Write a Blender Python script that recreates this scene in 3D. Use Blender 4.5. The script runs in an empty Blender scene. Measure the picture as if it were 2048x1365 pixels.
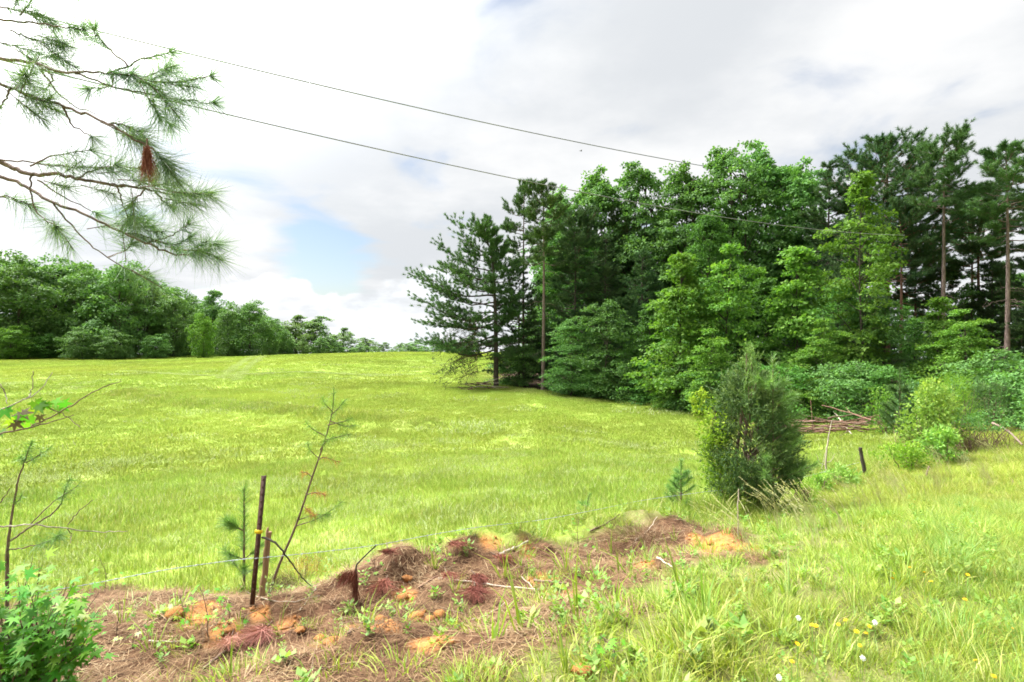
import bpy, math, random
import numpy as np
from mathutils import Vector, Matrix, noise as mnoise

R = np.random.default_rng(11)
random.seed(11)
sc = bpy.context.scene
col = sc.collection
PI = math.pi

# ------------------------------------------------------------------ camera
F = 1138.0            # focal length in pixels of the 2048 px wide photograph
EYE = 3.7             # eye height in the world (ground under the camera is about 2.05)
HZ = 682.0
cam = bpy.data.cameras.new('camera'); cam.lens = 20.0; cam.sensor_width = 36.0
cam.clip_start = 0.05; cam.clip_end = 6000
co = bpy.data.objects.new('camera', cam); col.objects.link(co)
co.location = (0, 0, EYE); co.rotation_euler = (PI / 2, 0, 0)
sc.camera = co

# ------------------------------------------------------------------ sky
SUN_EL, SUN_AZ = math.radians(55), math.radians(-62)      # azimuth measured from +Y towards +X
w = bpy.data.worlds.new('World'); sc.world = w; w.use_nodes = True
w.cycles.sampling_method = 'MANUAL'; w.cycles.sample_map_resolution = 1024
nt = w.node_tree; nt.nodes.clear()
def N(t, **kw):
    n = nt.nodes.new(t)
    for k, v in kw.items(): setattr(n, k, v)
    return n
def L(a, b): nt.links.new(a, b)
out = N('ShaderNodeOutputWorld'); bg = N('ShaderNodeBackground'); bg.inputs['Strength'].default_value = 0.1
L(bg.outputs[0], out.inputs[0])
sky = N('ShaderNodeTexSky', sky_type='NISHITA'); sky.sun_disc = False
sky.sun_elevation = SUN_EL; sky.sun_rotation = SUN_AZ
sky.air_density = 1.0; sky.dust_density = 1.5
tc = N('ShaderNodeTexCoord')
sep = N('ShaderNodeSeparateXYZ'); L(tc.outputs['Generated'], sep.inputs[0])
def M(op, a, b=None, c=None, clamp=False):
    n = N('ShaderNodeMath', operation=op); n.use_clamp = clamp
    for i, v in enumerate((a, b, c)):
        if v is None: continue
        if isinstance(v, (int, float)): n.inputs[i].default_value = v
        else: L(v, n.inputs[i])
    return n.outputs[0]
def SS(v, a, b):
    n = N('ShaderNodeMapRange', interpolation_type='SMOOTHSTEP'); L(v, n.inputs[0])
    n.inputs[1].default_value = a; n.inputs[2].default_value = b
    return n.outputs[0]
zc = M('MAXIMUM', sep.outputs[2], 0.0)
# a cloud layer high above: direction projected on a plane
den = M('ADD', zc, 0.16)
cx = M('DIVIDE', sep.outputs[0], den); cy = M('DIVIDE', sep.outputs[1], den)
cmb = N('ShaderNodeCombineXYZ'); L(cx, cmb.inputs[0]); L(cy, cmb.inputs[1])
def noise(vec, scale, detail=6, rough=0.55, off=(0, 0, 0), dist=0.0):
    mp = N('ShaderNodeMapping'); L(vec, mp.inputs[0]); mp.inputs['Location'].default_value = off
    n = N('ShaderNodeTexNoise'); L(mp.outputs[0], n.inputs['Vector'])
    n.inputs['Scale'].default_value = scale; n.inputs['Detail'].default_value = detail
    n.inputs['Roughness'].default_value = rough; n.inputs['Distortion'].default_value = dist
    return n.outputs['Fac']
n1 = noise(cmb.outputs[0], 0.85, 7, 0.55, (2.3, 0.7, 0))
n2 = noise(cmb.outputs[0], 1.9, 7, 0.5, (7.1, 3.3, 1), 0.3)
# low heaped clouds near the horizon: noise on the direction itself
mpd = N('ShaderNodeMapping'); L(tc.outputs['Generated'], mpd.inputs[0]); mpd.inputs['Scale'].default_value = (1, 1, 1.7)
n3 = noise(mpd.outputs[0], 6.0, 6, 0.5, (0.35, 0.2, 0.12), 0.2)
hz_top = M('ADD', M('MULTIPLY', n3, 0.40), -0.085)                     # height of the heaps
heap = SS(M('SUBTRACT', hz_top, zc), -0.004, 0.02)
# gap in the high layer, low in the sky ahead (the photograph's blue opening)
dgap = N('ShaderNodeVectorMath', operation='DISTANCE'); L(tc.outputs['Generated'], dgap.inputs[0])
dgap.inputs[1].default_value = Vector((-0.335, 1, 0.140)).normalized()
gap = M('SUBTRACT', 1.0, SS(dgap.outputs['Value'], 0.01, 0.125))
cover = M('ADD', M('MULTIPLY', n2, 1.0), M('MULTIPLY', gap, -0.42))
layer = SS(cover, 0.20, 0.46)
cloudmask = M('MAXIMUM', layer, heap)
# brightness: veil thickness, brighter towards the hidden sun
sund = Vector((math.sin(SUN_AZ) * math.cos(SUN_EL), math.cos(SUN_AZ) * math.cos(SUN_EL), math.sin(SUN_EL)))
dot = N('ShaderNodeVectorMath', operation='DOT_PRODUCT'); L(tc.outputs['Generated'], dot.inputs[0]); dot.inputs[1].default_value = sund
glow = M('POWER', M('MAXIMUM', dot.outputs['Value'], 0.0), 11.0)
thick = SS(n1, 0.34, 0.60)
shade3 = noise(mpd.outputs[0], 13, 5, 0.5, (1.1, 0.5, 0.3))
br = M('ADD', M('MULTIPLY', thick, -0.58), 2.90)
br = M('ADD', br, M('MULTIPLY', glow, 75.0))
br = M('ADD', br, M('MULTIPLY', heap, M('ADD', M('MULTIPLY', SS(shade3, 0.42, 0.66), -0.75), 0.85)))
ccol = N('ShaderNodeMix', data_type='RGBA'); L(thick, ccol.inputs[0])
ccol.inputs[6].default_value = (1, 1, 1, 1); ccol.inputs[7].default_value = (0.925, 0.96, 1.0, 1)
vs = N('ShaderNodeVectorMath', operation='SCALE'); L(ccol.outputs[2], vs.inputs[0]); L(br, vs.inputs[3])
skb = N('ShaderNodeVectorMath', operation='SCALE'); L(sky.outputs[0], skb.inputs[0]); skb.inputs[3].default_value = 0.44
mixs = N('ShaderNodeMix', data_type='RGBA'); L(cloudmask, mixs.inputs[0]); L(skb.outputs[0], mixs.inputs[6]); L(vs.outputs[0], mixs.inputs[7])
L(mixs.outputs[2], bg.inputs['Color'])

# ------------------------------------------------------------------ sun
sl = bpy.data.lights.new('sun', 'SUN'); sl.energy = 1.5; sl.angle = math.radians(14); sl.color = (1, 0.95, 0.86)
so = bpy.data.objects.new('sun', sl); col.objects.link(so)
so.rotation_euler = (-sund).to_track_quat('-Z', 'Y').to_euler()
so.location = (-20, 10, 60)

# ------------------------------------------------------------------ exposure
sc.view_settings.view_transform = 'Standard'; sc.view_settings.look = 'None'
sc.view_settings.gamma = 1.0; sc.view_settings.use_curve_mapping = False
sc.view_settings.exposure = 1.85
sc.render.engine = 'CYCLES'
sc.cycles.max_bounces = 7; sc.cycles.diffuse_bounces = 4; sc.cycles.transmission_bounces = 5; sc.cycles.glossy_bounces = 2
sc.cycles.caustics_reflective = False; sc.cycles.caustics_refractive = False
sc.cycles.use_denoising = True; sc.cycles.denoiser = 'OPENIMAGEDENOISE'; sc.cycles.denoising_input_passes = 'RGB_ALBEDO_NORMAL'; sc.cycles.denoising_prefilter = 'NONE'
sc.cycles.pixel_filter_type = 'BLACKMAN_HARRIS'; sc.cycles.filter_width = 1.7

# ================================================================== helpers
def rp(name, label=None, cat=None, group=None, loc=(0, 0, 0), rz=0.0, parent=None):
    o = bpy.data.objects.new(name, None); col.objects.link(o); o.location = loc; o.rotation_euler = (0, 0, rz)
    o.empty_display_size = 0.2
    tag(o, label, cat, group)
    if parent: o.parent = parent
    return o
def tag(o, label=None, cat=None, group=None, kind=None):
    if label: o['label'] = label
    if cat: o['category'] = cat
    if group: o['group'] = group
    if kind: o['kind'] = kind
    return o
def link(name, me, parent=None, loc=(0, 0, 0), rot=(0, 0, 0), scale=(1, 1, 1)):
    o = bpy.data.objects.new(name, me); col.objects.link(o)
    o.location = loc; o.rotation_euler = rot; o.scale = scale
    if parent: o.parent = parent
    return o

class MB:
    """collects triangles and quads, builds one mesh"""
    def __init__(s): s.V = []; s.T = []; s.Q = []; s.r = []; s.n = 0; s.tm = []; s.qm = []
    def add(s, V, F, r=0.5, m=0):
        V = np.asarray(V, float).reshape(-1, 3); F = np.asarray(F, int)
        s.V.append(V); s.r.append(np.broadcast_to(np.asarray(r, float), (len(V),)).copy())
        if F.shape[1] == 3: s.T.append(F + s.n); s.tm.append(np.full(len(F), m))
        else: s.Q.append(F + s.n); s.qm.append(np.full(len(F), m))
        s.n += len(V)
    def mesh(s, name, mats, smooth=False):
        me = bpy.data.meshes.new(name)
        V = np.concatenate(s.V); r = np.concatenate(s.r)
        T = np.concatenate(s.T) if s.T else np.zeros((0, 3), int)
        Q = np.concatenate(s.Q) if s.Q else np.zeros((0, 4), int)
        me.vertices.add(len(V)); me.vertices.foreach_set('co', V.astype(np.float32).ravel())
        lv = np.concatenate([T.ravel(), Q.ravel()]).astype(np.int32)
        me.loops.add(len(lv)); me.loops.foreach_set('vertex_index', lv)
        nf = len(T) + len(Q); me.polygons.add(nf)
        ls = np.concatenate([np.arange(len(T)) * 3, len(T) * 3 + np.arange(len(Q)) * 4]).astype(np.int32)
        me.polygons.foreach_set('loop_start', ls)
        mi = np.concatenate(s.tm + s.qm) if nf else np.zeros(0)
        me.polygons.foreach_set('material_index', mi.astype(np.int32))
        if smooth: me.polygons.foreach_set('use_smooth', np.ones(nf, bool))
        a = me.attributes.new('rnd', 'FLOAT', 'POINT'); a.data.foreach_set('value', r.astype(np.float32))
        for m in (mats if isinstance(mats, (list, tuple)) else [mats]): me.materials.append(m)
        me.update(calc_edges=True)
        return me
    def tube(s, P, rad, n=6, r=0.5, m=0, cap=True):
        P = np.asarray(P, float); k = len(P)
        rad = np.broadcast_to(np.asarray(rad, float), (k,))
        T = np.gradient(P, axis=0); T /= np.linalg.norm(T, axis=1)[:, None] + 1e-9
        ref = np.array([0.31, 0.87, 0.38]) if abs(T[0][2]) > 0.6 else np.array([0, 0, 1.0])
        A = np.cross(T, ref); A /= np.linalg.norm(A, axis=1)[:, None] + 1e-9
        B = np.cross(T, A)
        th = np.arange(n) * 2 * PI / n
        V = P[:, None, :] + rad[:, None, None] * (np.cos(th)[None, :, None] * A[:, None, :] + np.sin(th)[None, :, None] * B[:, None, :])
        V = V.reshape(-1, 3)
        i = np.arange(k - 1)[:, None] * n; j = np.arange(n)[None, :]; jn = (j + 1) % n
        Fq = np.stack([i + j, i + jn, i + n + jn, i + n + j], -1).reshape(-1, 4)
        s.add(V, Fq, r, m)
        if cap:
            for e, c in ((0, P[0]), ((k - 1) * n, P[-1])):
                ring = V[e:e + n]; s.add(np.vstack([ring, c]), [[q, (q + 1) % n, n] for q in range(n)], r, m)

def unit(v): return v / (np.linalg.norm(v, axis=-1, keepdims=True) + 1e-9)
def rand_dir(n): return unit(R.normal(size=(n, 3)))
def smooth_path(pts, n=10, jit=0.0):
    """Catmull-Rom through the points"""
    P = np.asarray(pts, float)
    if len(P) == 2: P = np.vstack([P[0], P.mean(0), P[1]])
    Q = np.vstack([2 * P[0] - P[1], P, 2 * P[-1] - P[-2]]); o = []
    for k in range(len(P) - 1):
        a, b, c, d = Q[k:k + 4]
        for t in np.linspace(0, 1, n, endpoint=False):
            o.append(0.5 * ((2 * b) + (c - a) * t + (2 * a - 5 * b + 4 * c - d) * t * t + (3 * b - a - 3 * c + d) * t ** 3))
    o.append(P[-1]); o = np.array(o)
    if jit: o[1:-1] += R.normal(size=o[1:-1].shape) * jit
    return o
def cards(mb, P, A, B, Ln, W, r, m=0, shape=0.45, fold=0.0):
    """leaf shaped quads"""
    n = len(P); Ln = np.broadcast_to(Ln, (n,))[:, None]; W = np.broadcast_to(W, (n,))[:, None]
    C = unit(np.cross(A, B)) * (fold * W)
    V = np.stack([P, P + A * Ln * shape + B * W / 2 + C, P + A * Ln, P + A * Ln * shape - B * W / 2 + C], 1).reshape(-1, 3)
    i = np.arange(n)[:, None] * 4
    mb.add(V, i + np.arange(4)[None, :], np.repeat(np.broadcast_to(r, (n,)), 4), m)
def needles(mb, P, D, Ln, wd, r, m=0, droop=0.0):
    """thin two-triangle blades: base point, direction, length"""
    n = len(P); Ln = np.broadcast_to(Ln, (n,))[:, None]
    S = unit(np.cross(D, rand_dir(n))) * wd * 0.5
    tip = P + D * Ln; tip[:, 2] -= (droop * Ln[:, 0])
    V = np.stack([P - S, P + S, tip], 1).reshape(-1, 3)
    mb.add(V, np.arange(n)[:, None] * 3 + np.arange(3)[None, :], np.repeat(np.broadcast_to(r, (n,)), 3), m)

# ------------------------------------------------------------------ terrain
def sstep(a, b, x):
    t = np.clip((x - a) / (b - a), 0, 1); return t * t * (3 - 2 * t)
FX = np.array([-400, -60, -10, -3.5, -2.16, 0, 3.35, 7.1, 14, 30, 120, 600])
FY = np.array([-110, -14, 0.3, 3.9, 4.75, 6.05, 8.1, 11.3, 17.5, 32, 112, 560])
def fence_y(x): return np.interp(x, FX, FY)
def vnoise(x, y, s, seed=0.0):
    """cheap smooth value noise"""
    X = x / s + seed * 17.3; Y = y / s + seed * 9.1
    i = np.floor(X); j = np.floor(Y); f = X - i; g = Y - j
    f = f * f * (3 - 2 * f); g = g * g * (3 - 2 * g)
    def h(a, b):
        v = np.sin(a * 127.1 + b * 311.7) * 43758.5453; return v - np.floor(v)
    return (h(i, j) * (1 - f) + h(i + 1, j) * f) * (1 - g) + (h(i, j + 1) * (1 - f) + h(i + 1, j + 1) * f) * g
RIDGE = np.array([[-24.5, 36.5], [-18, 31.5], [-13.3, 29], [-6.7, 25], [-4.0, 23.8]])
def seg_dist(x, y, P):
    d = np.full(np.shape(x), 1e9)
    for a, b in zip(P[:-1], P[1:]):
        ab = b - a; t = np.clip(((x - a[0]) * ab[0] + (y - a[1]) * ab[1]) / (ab @ ab), 0, 1)
        d = np.minimum(d, np.hypot(x - a[0] - t * ab[0], y - a[1] - t * ab[1]))
    return d
MOUNDS = []   # (x, y, radius, height), filled below
def ground(x, y, fine=True):
    x = np.asarray(x, float); y = np.asarray(y, float)
    g = (y - fence_y(x)) * 0.83
    dfence = 2.2 + 0.28 * sstep(1.5, 4.5, x)
    field = dfence + 1.4 * (1 - np.exp(-np.maximum(g, 0) / 6.2))
    top = 1.62 + .46 * sstep(2.8, 7, x)
    verge = top + (dfence - top) * sstep(-3.1, -0.25, g)
    d = np.where(g > 0, field, verge)
    d = d - 1.45 * np.exp(-((x + 22) / np.where(x < -22, 22, 32)) ** 2 / 2 - ((np.minimum(y, 95) - 95) / 26) ** 2 / 2) * np.where(y > 95, np.exp(-((y - 95) / 45) ** 2 / 2), 1)
    d = d - 0.85 * sstep(60, 150, y) * sstep(-45, -95, x)
    rr = np.hypot(x, y)
    d = d + 0.027 * np.maximum(rr - 150, 0)
    d = d - 0.28 * np.exp(-(seg_dist(x, y, RIDGE) / 1.1) ** 2)
    d = d - 0.10 * (vnoise(x, y, 9.0, 3) - .5) * sstep(6, 30, rr)
    z = EYE - d
    if fine:
        z = z + (vnoise(x, y, 0.8, 1) - .5) * 0.07 + (vnoise(x, y, 0.3, 2) - .5) * 0.03 * sstep(30, 8, rr)
        z = z + (vnoise(x, y, .19, 11) - .5) * .10 * sstep(.2, -.3, g) * sstep(-2.7, -1.2, g) * sstep(5, 3, x)
        for mx, my, mr, mh in MOUNDS:
            z = z + mh * np.exp(-(((x - mx) ** 2 + (y - my) ** 2) / mr ** 2)) * (0.75 + 0.5 * vnoise(x, y, 0.16, 5))
    return z
def gz(x, y): return float(ground(x, y))
def ray(px, row, lift=0.0):
    """where the line of sight through a pixel meets the ground (raised by lift)"""
    dx = (px - 1024) / F; dz = -(row - HZ) / F
    t = np.concatenate([np.linspace(1.2, 20, 1800), np.linspace(20, 130, 2200)])
    h = EYE + dz * t - ground(dx * t, t) - lift
    k = np.argmax(h < 0)
    if h[k] >= 0: k = len(t) - 1
    a, b = max(k - 1, 0), k
    f = h[a] / (h[a] - h[b] + 1e-12) if b > a else 0
    y = t[a] + (t[b] - t[a]) * f
    return np.array([dx * y, y, EYE + dz * y])
def at(px, row, y): return np.array([(px - 1024) / F * y, y, EYE - (row - HZ) / F * y])
for px, row, r_, h_ in ((800, 1150, .42, .16), (930, 1110, .5, .15), (1060, 1110, .45, .12), (700, 1190, .35, .10), (880, 1200, .3, .08), (1330, 1075, .5, .15), (1220, 1060, .45, .12), (1000, 1165, .35, .09),
                        (430, 1230, .4, .06), (250, 1215, .4, .07), (560, 1240, .3, .07), (600, 1330, .3, .05), (1120, 1160, .3, .07), (760, 1280, .28, .06), (1440, 1085, .4, .08)):
    p = ray(px, row); MOUNDS.append((p[0], p[1], r_ * .85, h_ * 1.45))

def poly_sd(x, y, P):
    """signed distance to polygon, negative inside"""
    P = np.asarray(P); d = seg_dist(x, y, np.vstack([P, P[:1]]))
    ins = np.zeros(np.shape(x), bool)
    for (x1, y1), (x2, y2) in zip(P, np.roll(P, -1, 0)):
        c = ((y1 > y) != (y2 > y)) & (x < (x2 - x1) * (y - y1) / (y2 - y1 + 1e-12) + x1)
        ins ^= c
    return np.where(ins, -d, d)
SOIL = np.array([ray(*p)[:2] for p in ((-140, 1250), (130, 1185), (330, 1180), (470, 1192), (640, 1168), (760, 1105), (900, 1082), (1060, 1085), (1170, 1062), (1290, 1030), (1420, 1050), (1540, 1080), (1500, 1118),
                                       (1380, 1125), (1320, 1165), (1250, 1245), (1130, 1290), (1000, 1335), (880, 1420), (740, 1480), (-140, 1500))])
WOOD = np.array([[-3.0, 64], [-2.6, 47], [-1.5, 42.8], [2.0, 38.5], [7.0, 35.5], [11.5, 32.0], [14.5, 28.0], [16.2, 24.5], [18.5, 21.5], [24, 23.5], [60, 50], [140, 120], [140, 170], [40, 120], [2, 88]])
CLAY = [(p[0], p[1], r_) for p, r_ in ((ray(px, row), rr) for px, row, rr in ((808, 1195, .11), (835, 1238, .09), (862, 1285, .13), (1440, 1092, .27), (1480, 1098, .16), (400, 1232, .16), (340, 1222, .1), (985, 1092, .13), (1050, 1103, .1), (1085, 1160, .11), (575, 1256, .1),
        (655, 1286, .12), (700, 1262, .1), (1290, 1130, .12), (1120, 1190, .13), (450, 1262, .12), (770, 1250, .1), (1390, 1080, .1), (520, 1222, .07)))]
def soil_f(x, y): return sstep(0.12, -0.18, poly_sd(x, y, SOIL) + (vnoise(x, y, .35, 8) - .5) * .5)
def clay_f(x, y):
    v = np.zeros(np.shape(x))
    for cx_, cy_, r_ in CLAY: v = np.maximum(v, 1 - sstep(0.5, 1.25, np.hypot(x - cx_, (y - cy_) * .8) / r_ + (vnoise(x, y, .09, 4) - .5) * .6))
    return v
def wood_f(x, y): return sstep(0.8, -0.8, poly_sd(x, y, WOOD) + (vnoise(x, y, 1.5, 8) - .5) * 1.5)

# ================================================================== materials
def new_mat(name):
    m = bpy.data.materials.new(name); m.use_nodes = True; t = m.node_tree; t.nodes.clear()
    o = t.nodes.new('ShaderNodeOutputMaterial'); return m, t, o
def ramp(t, fac, stops, interp='LINEAR'):
    n = t.nodes.new('ShaderNodeValToRGB'); n.color_ramp.interpolation = interp
    e = n.color_ramp.elements
    while len(e) < len(stops): e.new(0.5)
    for q, (p, c) in zip(e, stops): q.position = p; q.color = (*c, 1)
    t.links.new(fac, n.inputs[0]); return n.outputs[0]
def foliage(name, stops, transl=0.35, rough=0.55, spec=0.15, hue=0.02, val=0.25, patch=0.0, patch_scale=0.25, tcol=(1.15, 1.25, 0.55), up=0.0):
    m, t, o = new_mat(name); n = t.nodes; l = t.links
    a = n.new('ShaderNodeAttribute'); a.attribute_name = 'rnd'
    c = ramp(t, a.outputs['Fac'], stops)
    oi = n.new('ShaderNodeObjectInfo')
    hs = n.new('ShaderNodeHueSaturation'); l.new(c, hs.inputs['Color'])
    def mr(src, lo, hi):
        q = n.new('ShaderNodeMapRange'); l.new(src, q.inputs[0]); q.inputs[3].default_value = lo; q.inputs[4].default_value = hi; return q.outputs[0]
    l.new(mr(oi.outputs['Random'], 0.5 - hue, 0.5 + hue), hs.inputs['Hue'])
    v = mr(oi.outputs['Random'], 1 - val * .6, 1 + val * .6)
    if patch:
        ge = n.new('ShaderNodeNewGeometry'); no = n.new('ShaderNodeTexNoise'); l.new(ge.outputs['Position'], no.inputs['Vector'])
        no.inputs['Scale'].default_value = patch_scale; no.inputs['Detail'].default_value = 5
        pv = n.new('ShaderNodeMapRange'); l.new(no.outputs['Fac'], pv.inputs[0]); pv.inputs[1].default_value = .3; pv.inputs[2].default_value = .7
        pv.inputs[3].default_value = 1 - patch; pv.inputs[4].default_value = 1 + patch
        no2 = n.new('ShaderNodeTexNoise'); l.new(ge.outputs['Position'], no2.inputs['Vector']); no2.inputs['Scale'].default_value = patch_scale * .22; no2.inputs['Detail'].default_value = 3
        ph_ = n.new('ShaderNodeMapRange'); l.new(no2.outputs['Fac'], ph_.inputs[0]); ph_.inputs[1].default_value = .35; ph_.inputs[2].default_value = .65; ph_.inputs[3].default_value = -.013; ph_.inputs[4].default_value = .013
        ad = n.new('ShaderNodeMath'); ad.operation = 'ADD'; l.new(hs.inputs['Hue'].links[0].from_socket, ad.inputs[0]); l.new(ph_.outputs[0], ad.inputs[1]); l.new(ad.outputs[0], hs.inputs['Hue'])
        mu = n.new('ShaderNodeMath'); mu.operation = 'MULTIPLY'; l.new(v, mu.inputs[0]); l.new(pv.outputs[0], mu.inputs[1]); v = mu.outputs[0]
    l.new(v, hs.inputs['Value'])
    p = n.new('ShaderNodeBsdfPrincipled'); l.new(hs.outputs[0], p.inputs['Base Color'])
    p.inputs['Roughness'].default_value = rough; p.inputs['Specular IOR Level'].default_value = spec
    if up:
        ge2 = n.new('ShaderNodeNewGeometry'); mx = n.new('ShaderNodeMix'); mx.data_type = 'VECTOR'; mx.inputs[0].default_value = up
        l.new(ge2.outputs['Normal'], mx.inputs[4]); mx.inputs[5].default_value = (0, 0, 1)
        nn = n.new('ShaderNodeVectorMath'); nn.operation = 'NORMALIZE'; l.new(mx.outputs[1], nn.inputs[0]); l.new(nn.outputs[0], p.inputs['Normal'])
    if transl:
        tr = n.new('ShaderNodeBsdfTranslucent'); tm = n.new('ShaderNodeMix'); tm.data_type = 'RGBA'; tm.blend_type = 'MULTIPLY'; tm.inputs[0].default_value = 1
        l.new(hs.outputs[0], tm.inputs[6]); tm.inputs[7].default_value = (*tcol, 1); l.new(tm.outputs[2], tr.inputs[0])
        mi = n.new('ShaderNodeMixShader'); mi.inputs[0].default_value = transl; l.new(p.outputs[0], mi.inputs[1]); l.new(tr.outputs[0], mi.inputs[2]); l.new(mi.outputs[0], o.inputs[0])
    else: l.new(p.outputs[0], o.inputs[0])
    return m
def bark(name, c1, c2, scale=14, stretch=0.25, rough=0.9, bump=0.4):
    m, t, o = new_mat(name); n = t.nodes; l = t.links
    tcn = n.new('ShaderNodeTexCoord'); mp = n.new('ShaderNodeMapping'); l.new(tcn.outputs['Object'], mp.inputs[0]); mp.inputs['Scale'].default_value = (1, 1, stretch)
    no = n.new('ShaderNodeTexNoise'); l.new(mp.outputs[0], no.inputs['Vector']); no.inputs['Scale'].default_value = scale; no.inputs['Detail'].default_value = 6; no.inputs['Roughness'].default_value = .65
    c = ramp(t, no.outputs['Fac'], ((.32, c1), (.68, c2)))
    p = n.new('ShaderNodeBsdfPrincipled'); l.new(c, p.inputs['Base Color']); p.inputs['Roughness'].default_value = rough; p.inputs['Specular IOR Level'].default_value = .2
    bp = n.new('ShaderNodeBump'); bp.inputs['Strength'].default_value = bump; bp.inputs['Distance'].default_value = .02; l.new(no.outputs['Fac'], bp.inputs['Height']); l.new(bp.outputs[0], p.inputs['Normal'])
    l.new(p.outputs[0], o.inputs[0]); return m
mt = {}
mt['grass'] = foliage('field grass', ((0, (.152, .239, .028)), (.4, (.228, .327, .040)), (.78, (.305, .375, .062)), (.9, (.407, .407, .136)), (1, (.491, .454, .235))), .38, .7, .12, .010, .2, .22, .35, up=.75)
mt['grassfar'] = foliage('far field grass', ((0, (.169, .250, .028)), (.6, (.227, .306, .042)), (1, (.307, .348, .084))), .35, .8, .08, .010, .12, .24, .10, up=.92)
mt['verge'] = foliage('verge grass', ((0, (.154, .228, .024)), (.45, (.248, .319, .032)), (.85, (.341, .380, .058)), (1, (.461, .411, .134))), .38, .5, .3, .02, .25, .14, .7, up=.4)
mt['blue'] = foliage('bluish grass', ((0, (.150, .248, .034)), (.6, (.221, .331, .054)), (1, (.318, .389, .088))), .35, .45, .35, .015, .2, .1, .8, up=.4)
mt['seed'] = foliage('seed stalks', ((0, (.48, .47, .22)), (.6, (.58, .54, .30)), (1, (.66, .58, .38))), .45, .7, .1, .012, .2, up=.6)
mt['weed'] = foliage('weed leaves', ((0, (.120, .225, .040)), (.6, (.210, .342, .060)), (1, (.320, .414, .090))), .35, .5, .3, .02, .3, up=.2)
mt['oak'] = foliage('broadleaf mid green', ((0, (.057, .140, .038)), (.5, (.104, .224, .059)), (1, (.171, .307, .089))), .38, .6, .12, .006, .3)
mt['dark'] = foliage('broadleaf dark green', ((0, (.040, .103, .020)), (.5, (.068, .169, .031)), (1, (.110, .231, .046))), .36, .6, .12, .006, .3)
mt['bright'] = foliage('broadleaf bright green', ((0, (.061, .148, .023)), (.5, (.107, .223, .035)), (1, (.183, .300, .053))), .42, .6, .12, .006, .2)
mt['far'] = foliage('far broadleaf', ((0, (0.064, 0.138, 0.040)), (.5, (0.105, 0.209, 0.053)), (1, (0.171, 0.281, 0.073))), .3, .6, .2, .015, .3)
mt['paler'] = foliage('far pale broadleaf', ((0, (.09, .17, .055)), (.5, (.13, .23, .07)), (1, (.19, .29, .09))), .35, .6, .2, .012, .2)
mt['pine'] = foliage('pine needles', ((0, (0.046, 0.098, 0.036)), (.5, (0.078, 0.150, 0.052)), (1, (0.130, 0.208, 0.072))), .2, .65, .08, .012, .25)
mt['pinedark'] = foliage('dark pine needles', ((0, (0.033, 0.075, 0.033)), (.5, (0.057, 0.114, 0.045)), (1, (0.105, 0.158, 0.060))), .18, .65, .08, .01, .25)
mt['pinenear'] = foliage('near pine needles', ((0, (.08, .17, .085)), (.5, (.14, .24, .11)), (1, (.23, .33, .14))), .3, .4, .4, .01, .2)
mt['seedling'] = foliage('seedling needles', ((0, (.106, .213, .062)), (.5, (.163, .300, .081)), (1, (.263, .413, .119))), .3, .45, .35, .01, .2)
mt['cedar'] = foliage('cedar sprays', ((0, (0.047, 0.098, 0.034)), (.5, (0.098, 0.169, 0.052)), (1, (0.195, 0.273, 0.078))), .2, .6, .2, .01, .2)
mt['cedartip'] = foliage('cedar tip sprays', ((0, (.10, .18, .045)), (.6, (.16, .26, .07)), (1, (.24, .33, .10))), .25, .6, .2, .01, .2)
mt['yellow'] = foliage('yellow green leaves', ((0, (.115, .221, .027)), (.5, (.202, .323, .036)), (1, (.317, .408, .054))), .42, .6, .12, .01, .2)
mt['lime'] = foliage('light shrub leaves', ((0, (0.120, 0.252, 0.048)), (.5, (0.204, 0.372, 0.072)), (1, (0.348, 0.492, 0.108))), .4, .6, .12, .015, .25)
mt['teal'] = foliage('blue green leaves', ((0, (0.069, 0.172, 0.063)), (.5, (0.115, 0.241, 0.092)), (1, (0.196, 0.333, 0.138))), .35, .6, .12, .01, .25)
mt['gum'] = foliage('sweetgum leaves', ((0, (0.062, 0.200, 0.027)), (.5, (0.125, 0.338, 0.037)), (1, (0.250, 0.500, 0.050))), .45, .5, .18, .02, .45, tcol=(1.3, 1.35, .45))
mt['gumyoung'] = foliage('young sweetgum leaves', ((0, (.20, .34, .03)), (1, (.32, .44, .04))), .45, .4, .4, .015, .3)
mt['gumred'] = foliage('red tinged leaves', ((0, (.10, .07, .03)), (1, (.14, .11, .04))), .3, .45, .35, .015, .3)
mt['straw'] = foliage('pine straw', ((0, (.052, .025, .014)), (.3, (.125, .070, .036)), (.65, (.228, .143, .077)), (1, (.412, .323, .200))), 0, .8, .1, .01, .2)
mt['deadred'] = foliage('dead red needles', ((0, (.11, .034, .022)), (.5, (.20, .065, .040)), (1, (.32, .125, .08))), .1, .7, .15, .008, .3)
mt['deadpink'] = foliage('bleached red needles', ((0, (.26, .10, .075)), (.5, (.37, .165, .12)), (1, (.50, .27, .2))), .1, .7, .15, .008, .2)
mt['bramble'] = foliage('brown bramble stems', ((0, (.08, .05, .035)), (.5, (.16, .10, .07)), (1, (.28, .19, .13))), 0, .8, .1, .01, .2)
mt['orange'] = foliage('orange dead weeds', ((0, (.34, .15, .04)), (1, (.50, .27, .09))), .2, .7, .1, .01, .2)
mt['barkpine'] = bark('pine bark', (.085, .060, .050), (.25, .185, .155))
mt['barkred'] = bark('red pine bark', (.09, .045, .035), (.22, .12, .09))
mt['barkdark'] = bark('dark bark', (.035, .028, .022), (.10, .08, .062))
mt['twig'] = bark('twig bark', (.09, .058, .042), (.25, .17, .125), 60, .3)
mt['twigpale'] = bark('pale twig', (.30, .24, .18), (.52, .44, .35), 50, .3)
mt['lichen'] = bark('lichened twig', (.13, .09, .065), (.52, .47, .38), 45, .6)
mt['brush'] = bark('brush wood', (.10, .052, .036), (.27, .16, .11), 30, .3)
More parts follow.
